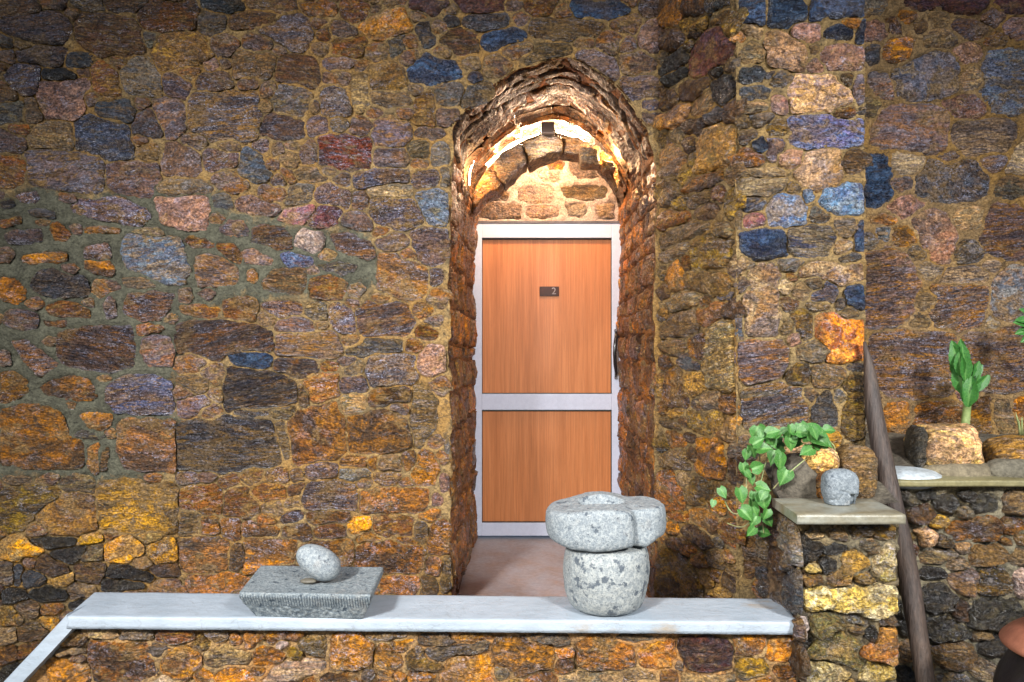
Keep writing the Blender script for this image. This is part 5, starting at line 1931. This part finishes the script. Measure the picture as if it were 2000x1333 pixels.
WHITEC = simple_mat('white_cement', (0.46, 0.52, 0.56), 0.7, bump=.004, scale=60, var=.35, col2=(0.34, 0.37, 0.38))
c, r_ = rc(1688, 1836, 914, 950, 2.64, .13); rock('cement_patch', c, r_, None, 'whitish cement patch on the raised bed behind the leaning pole', 'cement patch', seedv=61, amp=.10, mat=WHITEC, boxy=.1)

# ------------------------------------------------------------------ granite pieces on the ledge
def granite(name, base=(.33, .34, .33), dark=(.045, .06, .08), light=(.56, .55, .49), spot=.58, bumpd=.004, scale=95, patch=.0):
    m, nt, p = nodes_of(name)
    b = NB(nt)
    tc = b.n('ShaderNodeTexCoord').outputs['Object']
    n0 = b.noise(tc, 7, 4, .6)
    n1 = b.noise(tc, scale, 4, .7)
    n2 = b.noise(tc, scale * .33, 5, .62)
    n3 = b.noise(tc, scale * 2.6, 2, .6)
    c = b.mix(b.ramp(n1, [(.42, 0), (.6, 1)]), base + (1,), light + (1,))
    c = b.mix(b.math('MULTIPLY', b.ramp(n2, [(spot, 0), (spot + .05, 1)]), .85), c, dark + (1,))
    c = b.mix(b.math('MULTIPLY', b.ramp(n3, [(.56, 0), (.64, 1)]), .55), c, dark + (1,))
    c = b.mix(b.math('MULTIPLY', b.ramp(n0, [(.6, 0), (.72, 1)]), .22), c, (.30, .20, .11, 1))
    c = b.mix(b.math('MULTIPLY', b.attr('pit', 'GEOMETRY', 'Fac'), .65), c, dark + (1,))
    b.set(p.inputs['Base Color'], c)
    p.inputs['Roughness'].default_value = .75
    b.set(p.inputs['Normal'], b.bump(b.math('ADD', n1, b.math('MULTIPLY', n3, .5)), .7, bumpd))
    return m
GR1 = granite('pale_granite', base=(.17, .198, .218), light=(.29, .315, .32), spot=.595)
GR2 = granite('spotted_granite', base=(.20, .222, .23), light=(.33, .345, .33), spot=.555, scale=80)
GR3 = granite('chiselled_granite', base=(.135, .165, .185), dark=(.02, .036, .055), light=(.27, .30, .305), spot=.60, bumpd=.006, scale=110)
GR4 = granite('grey_blue_granite', base=(.13, .155, .175), dark=(.04, .055, .075), light=(.24, .27, .29), spot=.60, scale=120)

# saddle-shaped grinding slab
ZT = 0.411
def grinding_slab():
    top = [np.array(hit_z(510, 1105, ZT)), np.array(hit_z(749, 1108, ZT)), np.array(hit_z(724, 1163, ZT)), np.array(hit_z(467, 1158, ZT))]
    # depth layers: (height fraction, inset front, inset sides)
    N = 90; Mv = 34
    V = []; fs = []
    zs = Z_L + .001
    def outline_at(t):
        # t 0 top .. 1 bottom
        infront = 0.0 if t < .15 else (t - .15) * .045
        ins = 0.0 if t < .2 else ((t - .2) / .8) ** 1.3 * .036
        BL, BR, FR, FL = [p.copy() for p in top]
        cx = (BL[0] + BR[0] + FR[0] + FL[0]) / 4
        z = ZT + (zs - ZT) * t
        for p in (BL, FL): p[0] += ins + (0.0)
        for p in (BR, FR): p[0] -= ins * 1.05
        for p in (FL, FR): p[1] += infront
        for p in (BL, BR): p[1] -= ins * .8
        return [np.array((p[0], p[1], z)) for p in (FL, FR, BR, BL)]
    nper = 680
    rings = []
    for j in range(Mv + 1):
        t = j / Mv
        c4 = outline_at(t)
        L = [np.linalg.norm(c4[(k + 1) % 4] - c4[k]) for k in range(4)]
        tot = sum(L); pts = []
        for i in range(nper):
            s = i / nper * tot; k = 0
            while s > L[k]: s -= L[k]; k += 1
            pts.append(c4[k] + (c4[(k + 1) % 4] - c4[k]) * s / L[k])
        pts = np.array(pts)
        # soften corners
        for _ in range(3): pts = (np.roll(pts, 1, 0) + 2 * pts + np.roll(pts, -1, 0)) / 4
        rings.append(pts)
    P = np.vstack(rings)
    ctr = P.mean(0)
    T = np.repeat(np.arange(Mv + 1) / Mv, nper)
    frontm = np.clip((2.30 - P[:, 1]) / .05, 0, 1)
    out = P - ctr; out[:, 2] = 0; out /= np.linalg.norm(out, axis=1)[:, None]
    # vertical tooled grooves on the upper band, pecked surface below
    ph = P[:, 0] * 2 * math.pi / .0088 + 1.4 * fbm(v3(P[:, 0] * 25, P[:, 2] * 25, 2), 2)
    g = np.sin(ph) * .0020 * np.clip((T - .06) / .06, 0, 1) * np.clip((.60 - T) / .12, 0, 1) * frontm
    pk = fbm(P * 95, 2) * .0035 * np.clip((T - .42) / .15, 0, 1)
    big = fbm(P * 14 + 3, 3) * .006 * np.clip(T * 3, .3, 1)
    pit = np.clip(.5 - np.sin(ph) * .9, 0, 1) * np.clip((T - .05) / .05, 0, 1) * np.clip((.62 - T) / .12, 0, 1) * frontm
    pit = np.maximum(pit, np.clip(.35 - fbm(P * 95, 2) * 2.2, 0, 1) * np.clip((T - .40) / .15, 0, 1) * .8)
    P = P + out * (g + pk + big)[:, None]
    P[:, 2] = np.maximum(P[:, 2], zs)
    fs = []
    for j in range(Mv):
        for i in range(nper):
            i2 = (i + 1) % nper
            fs.append((j * nper + i, j * nper + i2, (j + 1) * nper + i2, (j + 1) * nper + i))
    # top surface: rings shrinking to the centre, dished
    base_i = 0
    prev = list(range(nper)); Vl = [P]
    cnt = len(P)
    ctop = np.array((ctr[0], ctr[1] + .0, ZT))
    for k in range(1, 26):
        a = k / 26
        Q = P[:nper] * (1 - a) + ctop * a
        dish = -0.006 * (1 - (1 - a) ** 3) 
        Q[:, 2] = ZT + dish + fbm(Q * 30, 3) * .0022 + (P[:nper, 2] - ZT) * (1 - a) ** 4 + .001
        Vl.append(Q)
        curi = list(range(cnt, cnt + nper)); cnt += nper
        for i in range(nper):
            i2 = (i + 1) % nper
            fs.append((prev[i2], prev[i], curi[i], curi[i2]))
        prev = curi
    fs.append(tuple(prev[::-1])); fs.append(tuple(Mv * nper + i for i in range(nper)))
    V = np.vstack(Vl)
    bm = bmesh.new(); bv = [bm.verts.new(v) for v in V]
    for f in fs: bm.faces.new([bv[i] for i in f])
    bmesh.ops.recalc_face_normals(bm, faces=bm.faces)
    o = bm_obj('grinding_slab', bm, GR3, None, smooth=True, origin=(ctr[0], ctr[1], Z_L))
    at = o.data.attributes.new('pit', 'FLOAT', 'POINT'); at.data.foreach_set('value', np.concatenate([pit, np.zeros(len(V) - len(pit))]))
    return o
tag(grinding_slab(), 'rectangular grey granite grinding slab with grooved front on the white ledge', 'grinding stone')

def egg():
    bm = bmesh.new(); bmesh.ops.create_icosphere(bm, subdivisions=5, radius=1)
    V = np.array([v.co[:] for v in bm.verts])
    V = V * (1 + .03 * fbm(V * 1.5, 2) + .006 * fbm(V * 9, 3))[:, None]
    V[:, 0] *= 1 - .10 * V[:, 0]
    V = V * np.array((.081, .054, .0515))
    Rm = np.array(Matrix.Rotation(R(31), 3, 'Y'))
    V = V @ Rm.T
    V = V + np.array((-.716, 2.325, 0))
    V[:, 2] += ZT + .0035 - V[:, 2].min()
    for v, p in zip(bm.verts, V): v.co = p
    return bm_obj('rolling_stone', bm, GR1, None, smooth=True)
tag(egg(), 'pale egg shaped granite rolling stone tilted on the grinding slab', 'rolling stone')
rock('pebble', (-.752, 2.315, ZT + .006), (.028, .018, .0085), None, 'small flat brown pebble under the egg shaped stone', 'pebble', seedv=5, amp=.12, mat=simple_mat('brown_pebble', (.14, .125, .095), .6, bump=.001), sub=3)

def lathe_pts(prof, c, n=72, squash=(1, 1), amp=0, sc=8):
    V = []
    for (r, z) in prof:
        for k in range(n):
            a = 2 * math.pi * k / n
            V.append((c[0] + r * math.cos(a) * squash[0], c[1] + r * math.sin(a) * squash[1], c[2] + z))
    V = np.array(V)
    fs = []
    for j in range(len(prof) - 1):
        for k in range(n):
            k2 = (k + 1) % n
            fs.append((j * n + k, j * n + k2, (j + 1) * n + k2, (j + 1) * n + k))
    fs.append(tuple(range(n))[::-1]); fs.append(tuple((len(prof) - 1) * n + k for k in range(n)))
    return V, fs
def smooth_prof(pts, k=6):
    pts = [np.array(p, float) for p in pts]
    out = []
    n = len(pts)
    for i in range(n - 1):
        p0, p1, p2, p3 = pts[max(i - 1, 0)], pts[i], pts[i + 1], pts[min(i + 2, n - 1)]
        for j in range(k):
            t = j / k
            out.append(.5 * ((2 * p1) + (-p0 + p2) * t + (2 * p0 - 5 * p1 + 4 * p2 - p3) * t * t + (-p0 + 3 * p1 - 3 * p2 + p3) * t ** 3))
    out.append(pts[-1])
    return out
# drum
MC = (0.259, 2.345)
prof = smooth_prof([(.004, .0), (.080, .001), (.106, .006), (.124, .022), (.139, .058), (.148, .105), (.150, .150), (.144, .190), (.131, .212), (.10, .220), (.05, .222), (.004, .222)], 5)
V, fs = lathe_pts(prof, (MC[0], MC[1], Z_L + .001), 110)
out = V - np.array((MC[0], MC[1], 0)); out[:, 2] = 0; out /= (np.linalg.norm(out, axis=1)[:, None] + 1e-6)
V = V + out * (fbm(V * 6, 3) * .012 + fbm(V * 60, 3) * .0022)[:, None]
bm = bmesh.new(); bv = [bm.verts.new(v) for v in V]
for f in fs: bm.faces.new([bv[i] for i in f])
bmesh.ops.recalc_face_normals(bm, faces=bm.faces)
tag(bm_obj('stone_drum', bm, GR2, None, smooth=True, origin=(MC[0], MC[1], Z_L)), 'black spotted granite drum on the white ledge carrying the mortar', 'stone drum')

# the mortar on top
def mortar_stone():
    zb, zt = Z_L + .224, .672
    cx, cy = .258, 2.35
    n = 150
    A = np.linspace(0, 2 * np.pi, n, endpoint=False)
    def rad(a):
        x = np.abs(np.cos(a) / .205) ** 2.5; y = np.abs(np.sin(a) / .150) ** 2.5
        r = (x + y) ** (-1 / 2.5)
        dd = lambda c, w: np.exp(-((np.angle(np.exp(1j * (a - c)))) / w) ** 2)
        r = r - .027 * dd(-.86, .15) - .010 * dd(-.86, .4) - .018 * dd(.75, .22) + .012 * dd(-1.55, .5) - .015 * dd(2.3, .3)
        return r
    r0 = rad(A)
    V = []; T = []
    # underside to rim
    layers = [(.02, 0), (.35, 0), (.62, .0), (.84, .003), (.93, .010), (.98, .026), (1.0, .055), (1.0, .090), (.995, .112), (.98, .124), (.955, .131), (.91, .135)]
    layers = smooth_prof(layers, 4)
    for (k, z) in layers:
        for a, r in zip(A, r0):
            V.append((cx + math.cos(a) * r * k, cy + math.sin(a) * r * k, zb + z)); T.append(k)
    # top inwards with basin
    bx, by, br = cx - .012, cy + .0, .076
    last = np.array(V[-n:])
    for j in range(1, 19):
        t = j / 18
        tgt = np.stack([bx + np.cos(A) * br * 1.12, by + np.sin(A) * br * .95, np.full(n, zb + .137)], 1)
        for q in last * (1 - t) + tgt * t: V.append(tuple(q))
    for j in range(1, 15):
        t = j / 14
        z = zb + .137 - .055 * math.sin(t * math.pi / 2) ** .8
        for a in A: V.append((bx + math.cos(a) * br * 1.12 * (1 - t) * 1.0, by + math.sin(a) * br * .95 * (1 - t), z))
    V = np.array(V)
    x = (V[:, 0] - cx) / .2
    topw = np.clip((V[:, 2] - zb - .06) / .07, 0, 1)
    V[:, 2] += topw * (-.020 * np.clip(-x - .30, 0, 1) ** .8 * 1.2 + .006 * np.exp(-((x + .05) / .35) ** 2) - .006 * np.exp(-((x - .42) / .14) ** 2))
    botw = 1 - np.clip((V[:, 2] - zb) / .07, 0, 1)
    V[:, 2] += botw * (.028 * np.clip((x - .62) / .2, 0, 1) + .010 * np.clip((-x - .6) / .4, 0, 1) + .004 * np.sin(x * 5))
    V = V + np.stack([fbm(V * 9 + s, 3) for s in (0, 11, 22)], 1) * .006 + np.stack([fbm(V * 55 + s, 2) for s in (1, 12, 23)], 1) * .0016
    m = len(V) // n
    bm = bmesh.new(); bv = [bm.verts.new(v) for v in V]
    for j in range(m - 1):
        for k in range(n):
            k2 = (k + 1) % n
            bm.faces.new([bv[j * n + k], bv[j * n + k2], bv[(j + 1) * n + k2], bv[(j + 1) * n + k]])
    bm.faces.new([bv[k] for k in range(n)][::-1]); bm.faces.new([bv[(m - 1) * n + k] for k in range(n)])
    bmesh.ops.recalc_face_normals(bm, faces=bm.faces)
    return bm_obj('stone_mortar', bm, GR1, None, smooth=True, origin=(cx, cy, zb))
tag(mortar_stone(), 'lobed pale granite mortar with a round hollow lying on the spotted drum', 'mortar')

# carved elephant-like block on the slab
def carving():
    D = 2.245
    a, c = PX(1617, 921, D), PX(1685, 991, D)
    cx, w, h = (a.x + c.x) / 2, (c.x - a.x) / 2, (a.z - c.z)
    z0 = Z_C + .001
    n, mz = 90, 46
    V = []
    for j in range(mz + 1):
        t = j / mz
        s = (.80 + .20 * min(1, t / .35)) if t < .62 else math.sqrt(max(0.0, 1 - ((t - .62) / .38) ** 2.6)) * 1.0
        for k in range(n):
            an = 2 * math.pi * k / n
            r = (abs(math.cos(an)) ** 3.2 + abs(math.sin(an)) ** 3.2) ** (-1 / 3.2)
            V.append((math.cos(an) * r * w * max(s, .02), math.sin(an) * r * .040 * max(s, .02), t * h))
    V = np.array(V)
    # carved lines on the front: face of (x/w, z/h)
    X = V[:, 0] / w; Z = V[:, 2] / h; fr = V[:, 1] < -0.012
    def line(p, q, wd, dep):
        p, q = np.array(p), np.array(q); d = q - p
        t = np.clip(((np.stack([X, Z], 1) - p) * d).sum(1) / (d ** 2).sum(), 0, 1)
        dd = np.linalg.norm(np.stack([X, Z], 1) - (p + t[:, None] * d), axis=1)
        return np.exp(-(dd / wd) ** 2) * dep
    dep = line((-.25, .43), (.55, .30), .035, .004) + line((-.02, .36), (-.42, .06), .035, .004) + line((-.9, .13), (-.42, .16), .03, .004) + line((-.62, .14), (-.70, .0), .03, .003)
    notch = (X > .38) & (X < .80) & (Z < .32)
    V[:, 1] += np.where(fr, dep, 0) + np.where(fr & notch, .020, 0) + np.where(fr & (X > .80) & (Z < .25), .006, 0)
    V = V + np.stack([fbm(V * 40 + s, 3) for s in (0, 5, 10)], 1) * .0018
    V[:, 2] = np.maximum(V[:, 2], 0)
    V = V + np.array((cx, D + .04, z0))
    bm = bmesh.new(); bv = [bm.verts.new(v) for v in V]
    for j in range(mz):
        for k in range(n):
            k2 = (k + 1) % n
            bm.faces.new([bv[j * n + k], bv[j * n + k2], bv[(j + 1) * n + k2], bv[(j + 1) * n + k]])
    bm.faces.new([bv[k] for k in range(n)][::-1]); bm.faces.new([bv[mz * n + k] for k in range(n)])
    bmesh.ops.recalc_face_normals(bm, faces=bm.faces)
    return bm_obj('carved_stone', bm, GR4, None, smooth=True, origin=(cx, D + .04, z0))
tag(carving(), 'small domed blue grey stone carved with trunk and leg lines on the pillar slab', 'carving')

# ------------------------------------------------------------------ leaning pole
POLE = simple_mat('dark_weathered_wood', (0.062, 0.040, 0.028), 0.6, bump=.006, scale=110, var=.8, stretch=(1, 1, .07), col2=(0.042, 0.030, 0.026))
pp = [(1688, 668, 2.56), (1694, 700, 2.555), (1700, 740, 2.545), (1707, 800, 2.53), (1719, 870, 2.505), (1730, 930, 2.485), (1746, 1000, 2.455), (1763, 1070, 2.425), (1779, 1150, 2.39), (1793, 1240, 2.35), (1808, 1333, 2.31), (1834, 1480, 2.25), (1854, 1600, 2.20)]
rad_px = [3, 8, 13, 17.5, 19.5, 21, 21, 21, 20.5, 20, 19, 18, 17]
v, f = tube([PX(a, b2, c2) for a, b2, c2 in pp], [r * .92 * d[2] / F for r, d in zip(rad_px, pp)], 20)
V = np.array(v); V = V + np.stack([fbm(V * 8 + s, 3) for s in (0, 5, 9)], 1) * .004
tag(mesh_obj('wooden_pole', V, f, POLE), 'dark tapered wooden pole leaning on the wall behind the pillar', 'pole')

# ------------------------------------------------------------------ terracotta pot in the corner
TERRA = simple_mat('terracotta', (0.33, 0.125, 0.070), 0.55, bump=.001, scale=50, var=.25, col2=(0.24, 0.085, 0.05))
DARKPOT = simple_mat('dark_glazed_clay', (0.016, 0.014, 0.018), 0.35, bump=.002)
Dp = 1.95
pc = PX(2098, 1252, Dp)
pot = empty('terracotta_pot', (pc.x, Dp, -.4), 'terracotta pot with a flared brim over a dark body at the lower right corner', 'pot')
zr = pc.z
V, fs = lathe_pts(smooth_prof([(.01, .10), (.06, .10), (.095, .09), (.110, .06), (.118, .035), (.150, .010), (.172, -.012), (.178, -.024), (.172, -.032), (.150, -.028), (.12, -.03), (.01, -.03)], 4), (pc.x, Dp, zr), 72)
mesh_obj('brim', V, fs, TERRA, pot)
V, fs = lathe_pts(smooth_prof([(.01, -.034), (.120, -.034), (.150, -.06), (.185, -.13), (.195, -.22), (.175, -.34), (.12, -.45), (.01, -.46)], 5), (pc.x, Dp, zr), 72)
mesh_obj('pot_body', V, fs, DARKPOT, pot)

# ------------------------------------------------------------------ plants
def leaf_mat(name, a, c, pale, amount, rough=.35):
    m, nt, p = nodes_of(name)
    b = NB(nt)
    tc = b.n('ShaderNodeTexCoord').outputs['Object']
    oi = b.n('ShaderNodeObjectInfo')
    q = b.vmath('ADD', tc, b.vmath('MULTIPLY', oi.outputs['Location'], (7, 7, 7)))
    n1 = b.noise(q, 28, 3, .6, .5)
    n2 = b.noise(b.vmath('MULTIPLY', q, (1.6, .5, 1)), 34, 4, .6, .6)
    col = b.mix(b.ramp(n1, [(.38, 0), (.62, 1)]), a + (1,), c + (1,))
    col = b.mix(b.math('MULTIPLY', b.ramp(n2, [(amount, 0), (amount + .04, 1)]), .9), col, pale + (1,))
    mid = b.attr('mid', 'GEOMETRY', 'Fac')
    col = b.mix(b.math('MULTIPLY', mid, .35), col, (.22, .42, .12, 1))
    b.set(p.inputs['Base Color'], col)
    p.inputs['Roughness'].default_value = rough
    try:
        p.inputs['Subsurface Weight'].default_value = 0.0
        p.inputs['Transmission Weight'].default_value = 0.0
    except Exception: pass
    b.set(p.inputs['Normal'], b.bump(b.math('ADD', n1, mid), .4, .002))
    return m
LEAF = leaf_mat('variegated_leaf', (.022, .105, .018), (.050, .17, .022), (.34, .42, .20), .61, .42)
LEAF2 = leaf_mat('bright_leaf', (.020, .110, .020), (.050, .18, .028), (.12, .28, .06), .64, .45)
STEM = simple_mat('green_stem', (.22, .33, .12), .45, col2=(.28, .26, .12))

def leaf_mesh(name, mat, heart=True, nx=8, ny=12, aspect=.78, serr=0.0, fold=.28, curl=.25):
    """unit leaf: base at origin, tip at +Y 1.0, normal +Z"""
    V, fs, mid = [], [], []
    for j in range(ny + 1):
        t = j / ny
        if heart: w = aspect * (math.sin(math.pi * min(1, (t * .93 + .10))) ** .62) * (1 - t ** 5) * .5 * (1 + .35 * math.exp(-((t - .2) / .22) ** 2))
        else: w = aspect * .5 * math.sin(math.pi * (t * .94 + .04)) ** .8
        w = max(w, .004)
        for i in range(nx + 1):
            s = (i / nx - .5) * 2
            y = t
            if heart: y = t - .13 * (abs(s) ** 1.5) * max(0, 1 - t * 2.6)
            ww = w * (1 + serr * (math.sin(t * 38) * .5 + .5) * abs(s) ** 3)
            V.append((s * ww, y, fold * abs(s) * w + .05 * math.sin(s * 3 + t * 5) * w - curl * t * t))
            mid.append(math.exp(-(s / .16) ** 2))
    for j in range(ny):
        for i in range(nx):
            a = j * (nx + 1) + i
            fs.append((a, a + 1, a + nx + 2, a + nx + 1))
    me = bpy.data.meshes.new(name)
    me.from_pydata(V, [], fs)
    me.polygons.foreach_set('use_smooth', [True] * len(me.polygons))
    me.materials.append(mat)
    at = me.attributes.new('mid', 'FLOAT', 'POINT'); at.data.foreach_set('value', mid)
    return me
HEARTS = [leaf_mesh('heart_leaf', LEAF, True, fold=.28, curl=.18), leaf_mesh('heart_leaf', LEAF, True, fold=.55, curl=.30), leaf_mesh('heart_leaf', LEAF, True, aspect=.68, fold=.15, curl=.10)]
BLADES = [leaf_mesh('blade_leaf', LEAF2, False, aspect=.46, serr=.12, fold=.45, curl=.15, ny=20), leaf_mesh('blade_leaf', LEAF2, False, aspect=.40, serr=.12, fold=.6, curl=.05, ny=20)]

def add_leaf(me, base, tip_dir, normal, size, parent, name='leaf'):
    y = Vector(tip_dir).normalized()
    z = Vector(normal); z = (z - y * z.dot(y)).normalized()
    x = y.cross(z)
    M = Matrix((x, y, z)).transposed().to_4x4()
    o = link(bpy.data.objects.new(name, me))
    o.rotation_euler = M.to_euler()
    o.scale = (size, size, size)
    o.location = Vector(base)
    return put(o, parent)

LV = [(540,165,75,-100),(660,160,50,150),(730,130,70,20),(890,185,75,170),(915,265,75,-80),(1040,140,90,-75),(960,140,50,60),(1230,200,150,-25),(1345,110,60,10),(1080,345,80,200),
      (770,280,80,160),(630,310,75,15),(505,350,70,-70),(430,390,55,-100),(720,410,75,-110),(800,470,85,-85),(835,630,85,-120),(565,510,70,20),(410,550,70,-80),(380,830,80,-75),
      (180,800,60,-60),(70,915,40,-110),(620,895,80,-80),(620,740,70,-10),(500,940,70,-85),(440,1030,80,-40),(530,1020,70,-70),(670,1090,75,-60),(480,1220,60,-130),(635,1225,60,-10),
      (1180,285,60,160),(600,760,60,200),(990,200,60,-60),(860,110,50,30),(700,230,60,-60),(590,200,50,-40),(1130,150,60,100),(1280,270,60,-50),(460,600,50,-50),(760,170,60,80)]
LV += [(int(RS.uniform(520, 1180)), int(RS.uniform(110, 260)), int(RS.uniform(48, 72)), int(RS.uniform(-120, 60))) for _ in range(14)]
LV += [(int(RS.uniform(400, 660)), int(RS.uniform(560, 1120)), int(RS.uniform(40, 62)), int(RS.uniform(-130, -40))) for _ in range(10)]
vine_loc = PX(1540, 880, 2.42)
vine = empty('trailing_pothos', tuple(vine_loc), 'trailing pothos with variegated heart leaves hanging over the pillar edge', 'plant')
leafpos = []
for i, (zx, zy, L, ang) in enumerate(LV):
    px, py = 1380 + zx / 5.55, 820 + zy / 5.55
    top = py < 905
    D = 2.38 + RS.uniform(-.05, .03) - (.03 if px > 1570 else 0) - (.05 if py > 960 else 0)
    if px > 1535 and py > 930: D = 2.30
    size = L / 5.55 * 2.25 * D / F * 1.0
    a = R(ang)
    c = PX(px, py, D)
    d = Vector((math.cos(a), RS.uniform(-.45, .05), math.sin(a))).normalized()
    nrm = Vector((RS.uniform(-.45, .45), -1, RS.uniform(.15, .95)))
    base = c - d * size * .5
    leafpos.append(base)
    add_leaf(HEARTS[RS.randint(3)], base, d, nrm, size, vine)
def vine_stem(pts, r=.0022, D=2.40):
    P = [PX(x, y, dd) for x, y, dd in pts]
    sm = smooth_prof([tuple(p) for p in P], 6)
    v, f = tube([tuple(p) for p in sm], r, 7)
    mesh_obj('stem', v, f, STEM, vine)
vine_stem([(1575, 896, 2.37), (1560, 908, 2.36), (1540, 925, 2.37), (1528, 935, 2.38), (1510, 955, 2.40)])
vine_stem([(1620, 862, 2.40), (1629, 872, 2.39), (1631, 882, 2.40), (1629, 890, 2.41)])
vine_stem([(1480, 862, 2.41), (1484, 900, 2.42), (1478, 920, 2.42), (1463, 915, 2.41), (1458, 940, 2.40), (1460, 965, 2.39), (1475, 990, 2.37)])
vine_stem([(1510, 865, 2.42), (1500, 890, 2.42), (1490, 925, 2.41), (1484, 950, 2.4), (1476, 970, 2.38), (1470, 1000, 2.36), (1468, 1022, 2.35), (1476, 1040, 2.35)])
vine_stem([(1416, 980, 2.40), (1426, 998, 2.38), (1438, 1004, 2.37), (1458, 998, 2.36), (1462, 994, 2.37)])
vine_stem([(1420, 1022, 2.42), (1436, 1028, 2.40), (1452, 1029, 2.38), (1466, 1018, 2.37), (1476, 1008, 2.37)])
vine_stem([(1490, 985, 2.38), (1494, 1000, 2.36), (1490, 1022, 2.35), (1492, 1042, 2.35)])
vine_stem([(1540, 845, 2.42), (1520, 858, 2.42), (1505, 870, 2.42), (1490, 885, 2.42)])
vine_stem([(1600, 850, 2.41), (1570, 852, 2.42), (1540, 850, 2.42), (1510, 846, 2.42)])

# upright croton-like shoot on the raised bed
sh_b = PX(1884, 840, 2.86)
shoot = empty('leafy_shoot', tuple(sh_b), 'single upright green shoot with stacked toothed leaves behind the tan block', 'plant')
v, f = tube([PX(1884, 848, 2.86), PX(1886, 820, 2.86), PX(1889, 795, 2.85), PX(1890, 770, 2.84), PX(1886, 740, 2.84)], [.019, .0165, .015, .013, .008], 14)
mesh_obj('stem', v, f, simple_mat('pale_green_stalk', (.30, .36, .15), .45, bump=.001, col2=(.22, .30, .10)), shoot)
SL = [(1893, 795, 75, 92), (1885, 790, 60, 100), (1880, 770, 75, 108), (1890, 765, 70, 80), (1876, 745, 72, 112), (1886, 745, 72, 100), (1872, 725, 66, 112), (1882, 722, 64, 98),
      (1868, 705, 52, 114), (1876, 702, 50, 100), (1895, 775, 62, 62), (1902, 768, 58, 52), (1908, 762, 52, 45), (1894, 750, 60, 70), (1900, 740, 44, 50), (1874, 735, 60, 100), (1899, 790, 40, 60)]
for i, (px, py, L, ang) in enumerate(SL):
    D = 2.80 + .012 * (i % 5) 
    a = R(ang)
    d = Vector((math.cos(a), -.12 - .1 * RS.rand(), math.sin(a)))
    add_leaf(BLADES[i % 2], PX(1884 + (px - 1884) * .72, py, D), d, Vector((RS.uniform(-.5, .5) + (-.3 if ang > 90 else .3), -1, .25)), L * D / F * .80, shoot)
# frond at the right edge
fr = empty('fern_frond', tuple(PX(2012, 640, 2.8)), 'green pointed frond tips poking in at the right edge', 'plant')
for (px, py, L, ang) in ((2013, 636, 36, 168), (2013, 627, 32, 175), (2014, 645, 34, 190), (2012, 616, 26, 150), (2016, 654, 28, 210), (2022, 640, 30, 185)):
    a = R(ang); d = Vector((math.cos(a), -.2, math.sin(a)))
    add_leaf(BLADES[0], PX(px, py, 2.8), d, Vector((0, -1, .4)), L * 2.8 / F, fr)
v, f = tube([PX(2050, 700, 2.85), PX(2030, 660, 2.82), PX(2012, 632, 2.8)], [.006, .005, .003], 8)
mesh_obj('stem', v, f, STEM, fr)
# thin pale spikes in the bed
sp_ = empty('young_spiky_plant', tuple(PX(1994, 850, 2.84)), 'tiny plant of three thin pale spikes at the right end of the bed', 'plant')
for (x0, y0, x1, y1) in ((1994, 848, 1984, 806), (1996, 850, 1996, 815), (1992, 852, 1990, 822), (1999, 850, 2008, 812)):
    v, f = tube([PX(x0, y0, 2.84), PX((x0 + x1) / 2, (y0 + y1) / 2, 2.83), PX(x1, y1, 2.82)], [.006, .004, .001], 8)
    mesh_obj('leaf', v, f, STEM, sp_)

# ================================================================== FLOORS
FLOORM = simple_mat('mauve_cement_floor', (0.29, 0.265, 0.28), 0.4, bump=.003, scale=40, var=.25, col2=(0.27, 0.20, 0.175))
def sheet(name, x0, x1, y0, y1, z, mat, n=40, amp=.002):
    X, Y = np.meshgrid(np.linspace(x0, x1, n), np.linspace(y0, y1, n))
    x, y = X.ravel(), Y.ravel()
    I = np.arange(n * n).reshape(n, n)
    q = np.stack([I[:-1, :-1].ravel(), I[:-1, 1:].ravel(), I[1:, 1:].ravel(), I[1:, :-1].ravel()], 1)
    o = fast_mesh(name, np.stack([x, y, z + amp * fbm(v3(x * 4, y * 4, 1), 3)], 1), q, mat)
    tag(o, kind='structure')
    return o
sheet('floor', OPEN[0, 0] - .05, OPEN[-1, 0] + .05, D_M - .0, D_T + .1, 0.0, FLOORM)
land = box('landing', -1.66, .868, 2.40, D_M - .001, -.45, 0.002, FLOORM); tag(land, kind='structure')
for i in range(2):
    st_ = box('steps', -1.66 - .24 * (i + 1), -1.66 - .24 * i - .001, 2.46, D_M - .02, -.45, -.18 * (i + 1) + .10 * (i == 2), FLOORM); tag(st_, kind='structure')
GROUND = simple_mat('courtyard_concrete', (0.16, 0.15, 0.13), 0.8, bump=.01, scale=20, var=.4)
g = sheet('ground', -40, 40, -40, 8, -.45, GROUND, 30, .004)
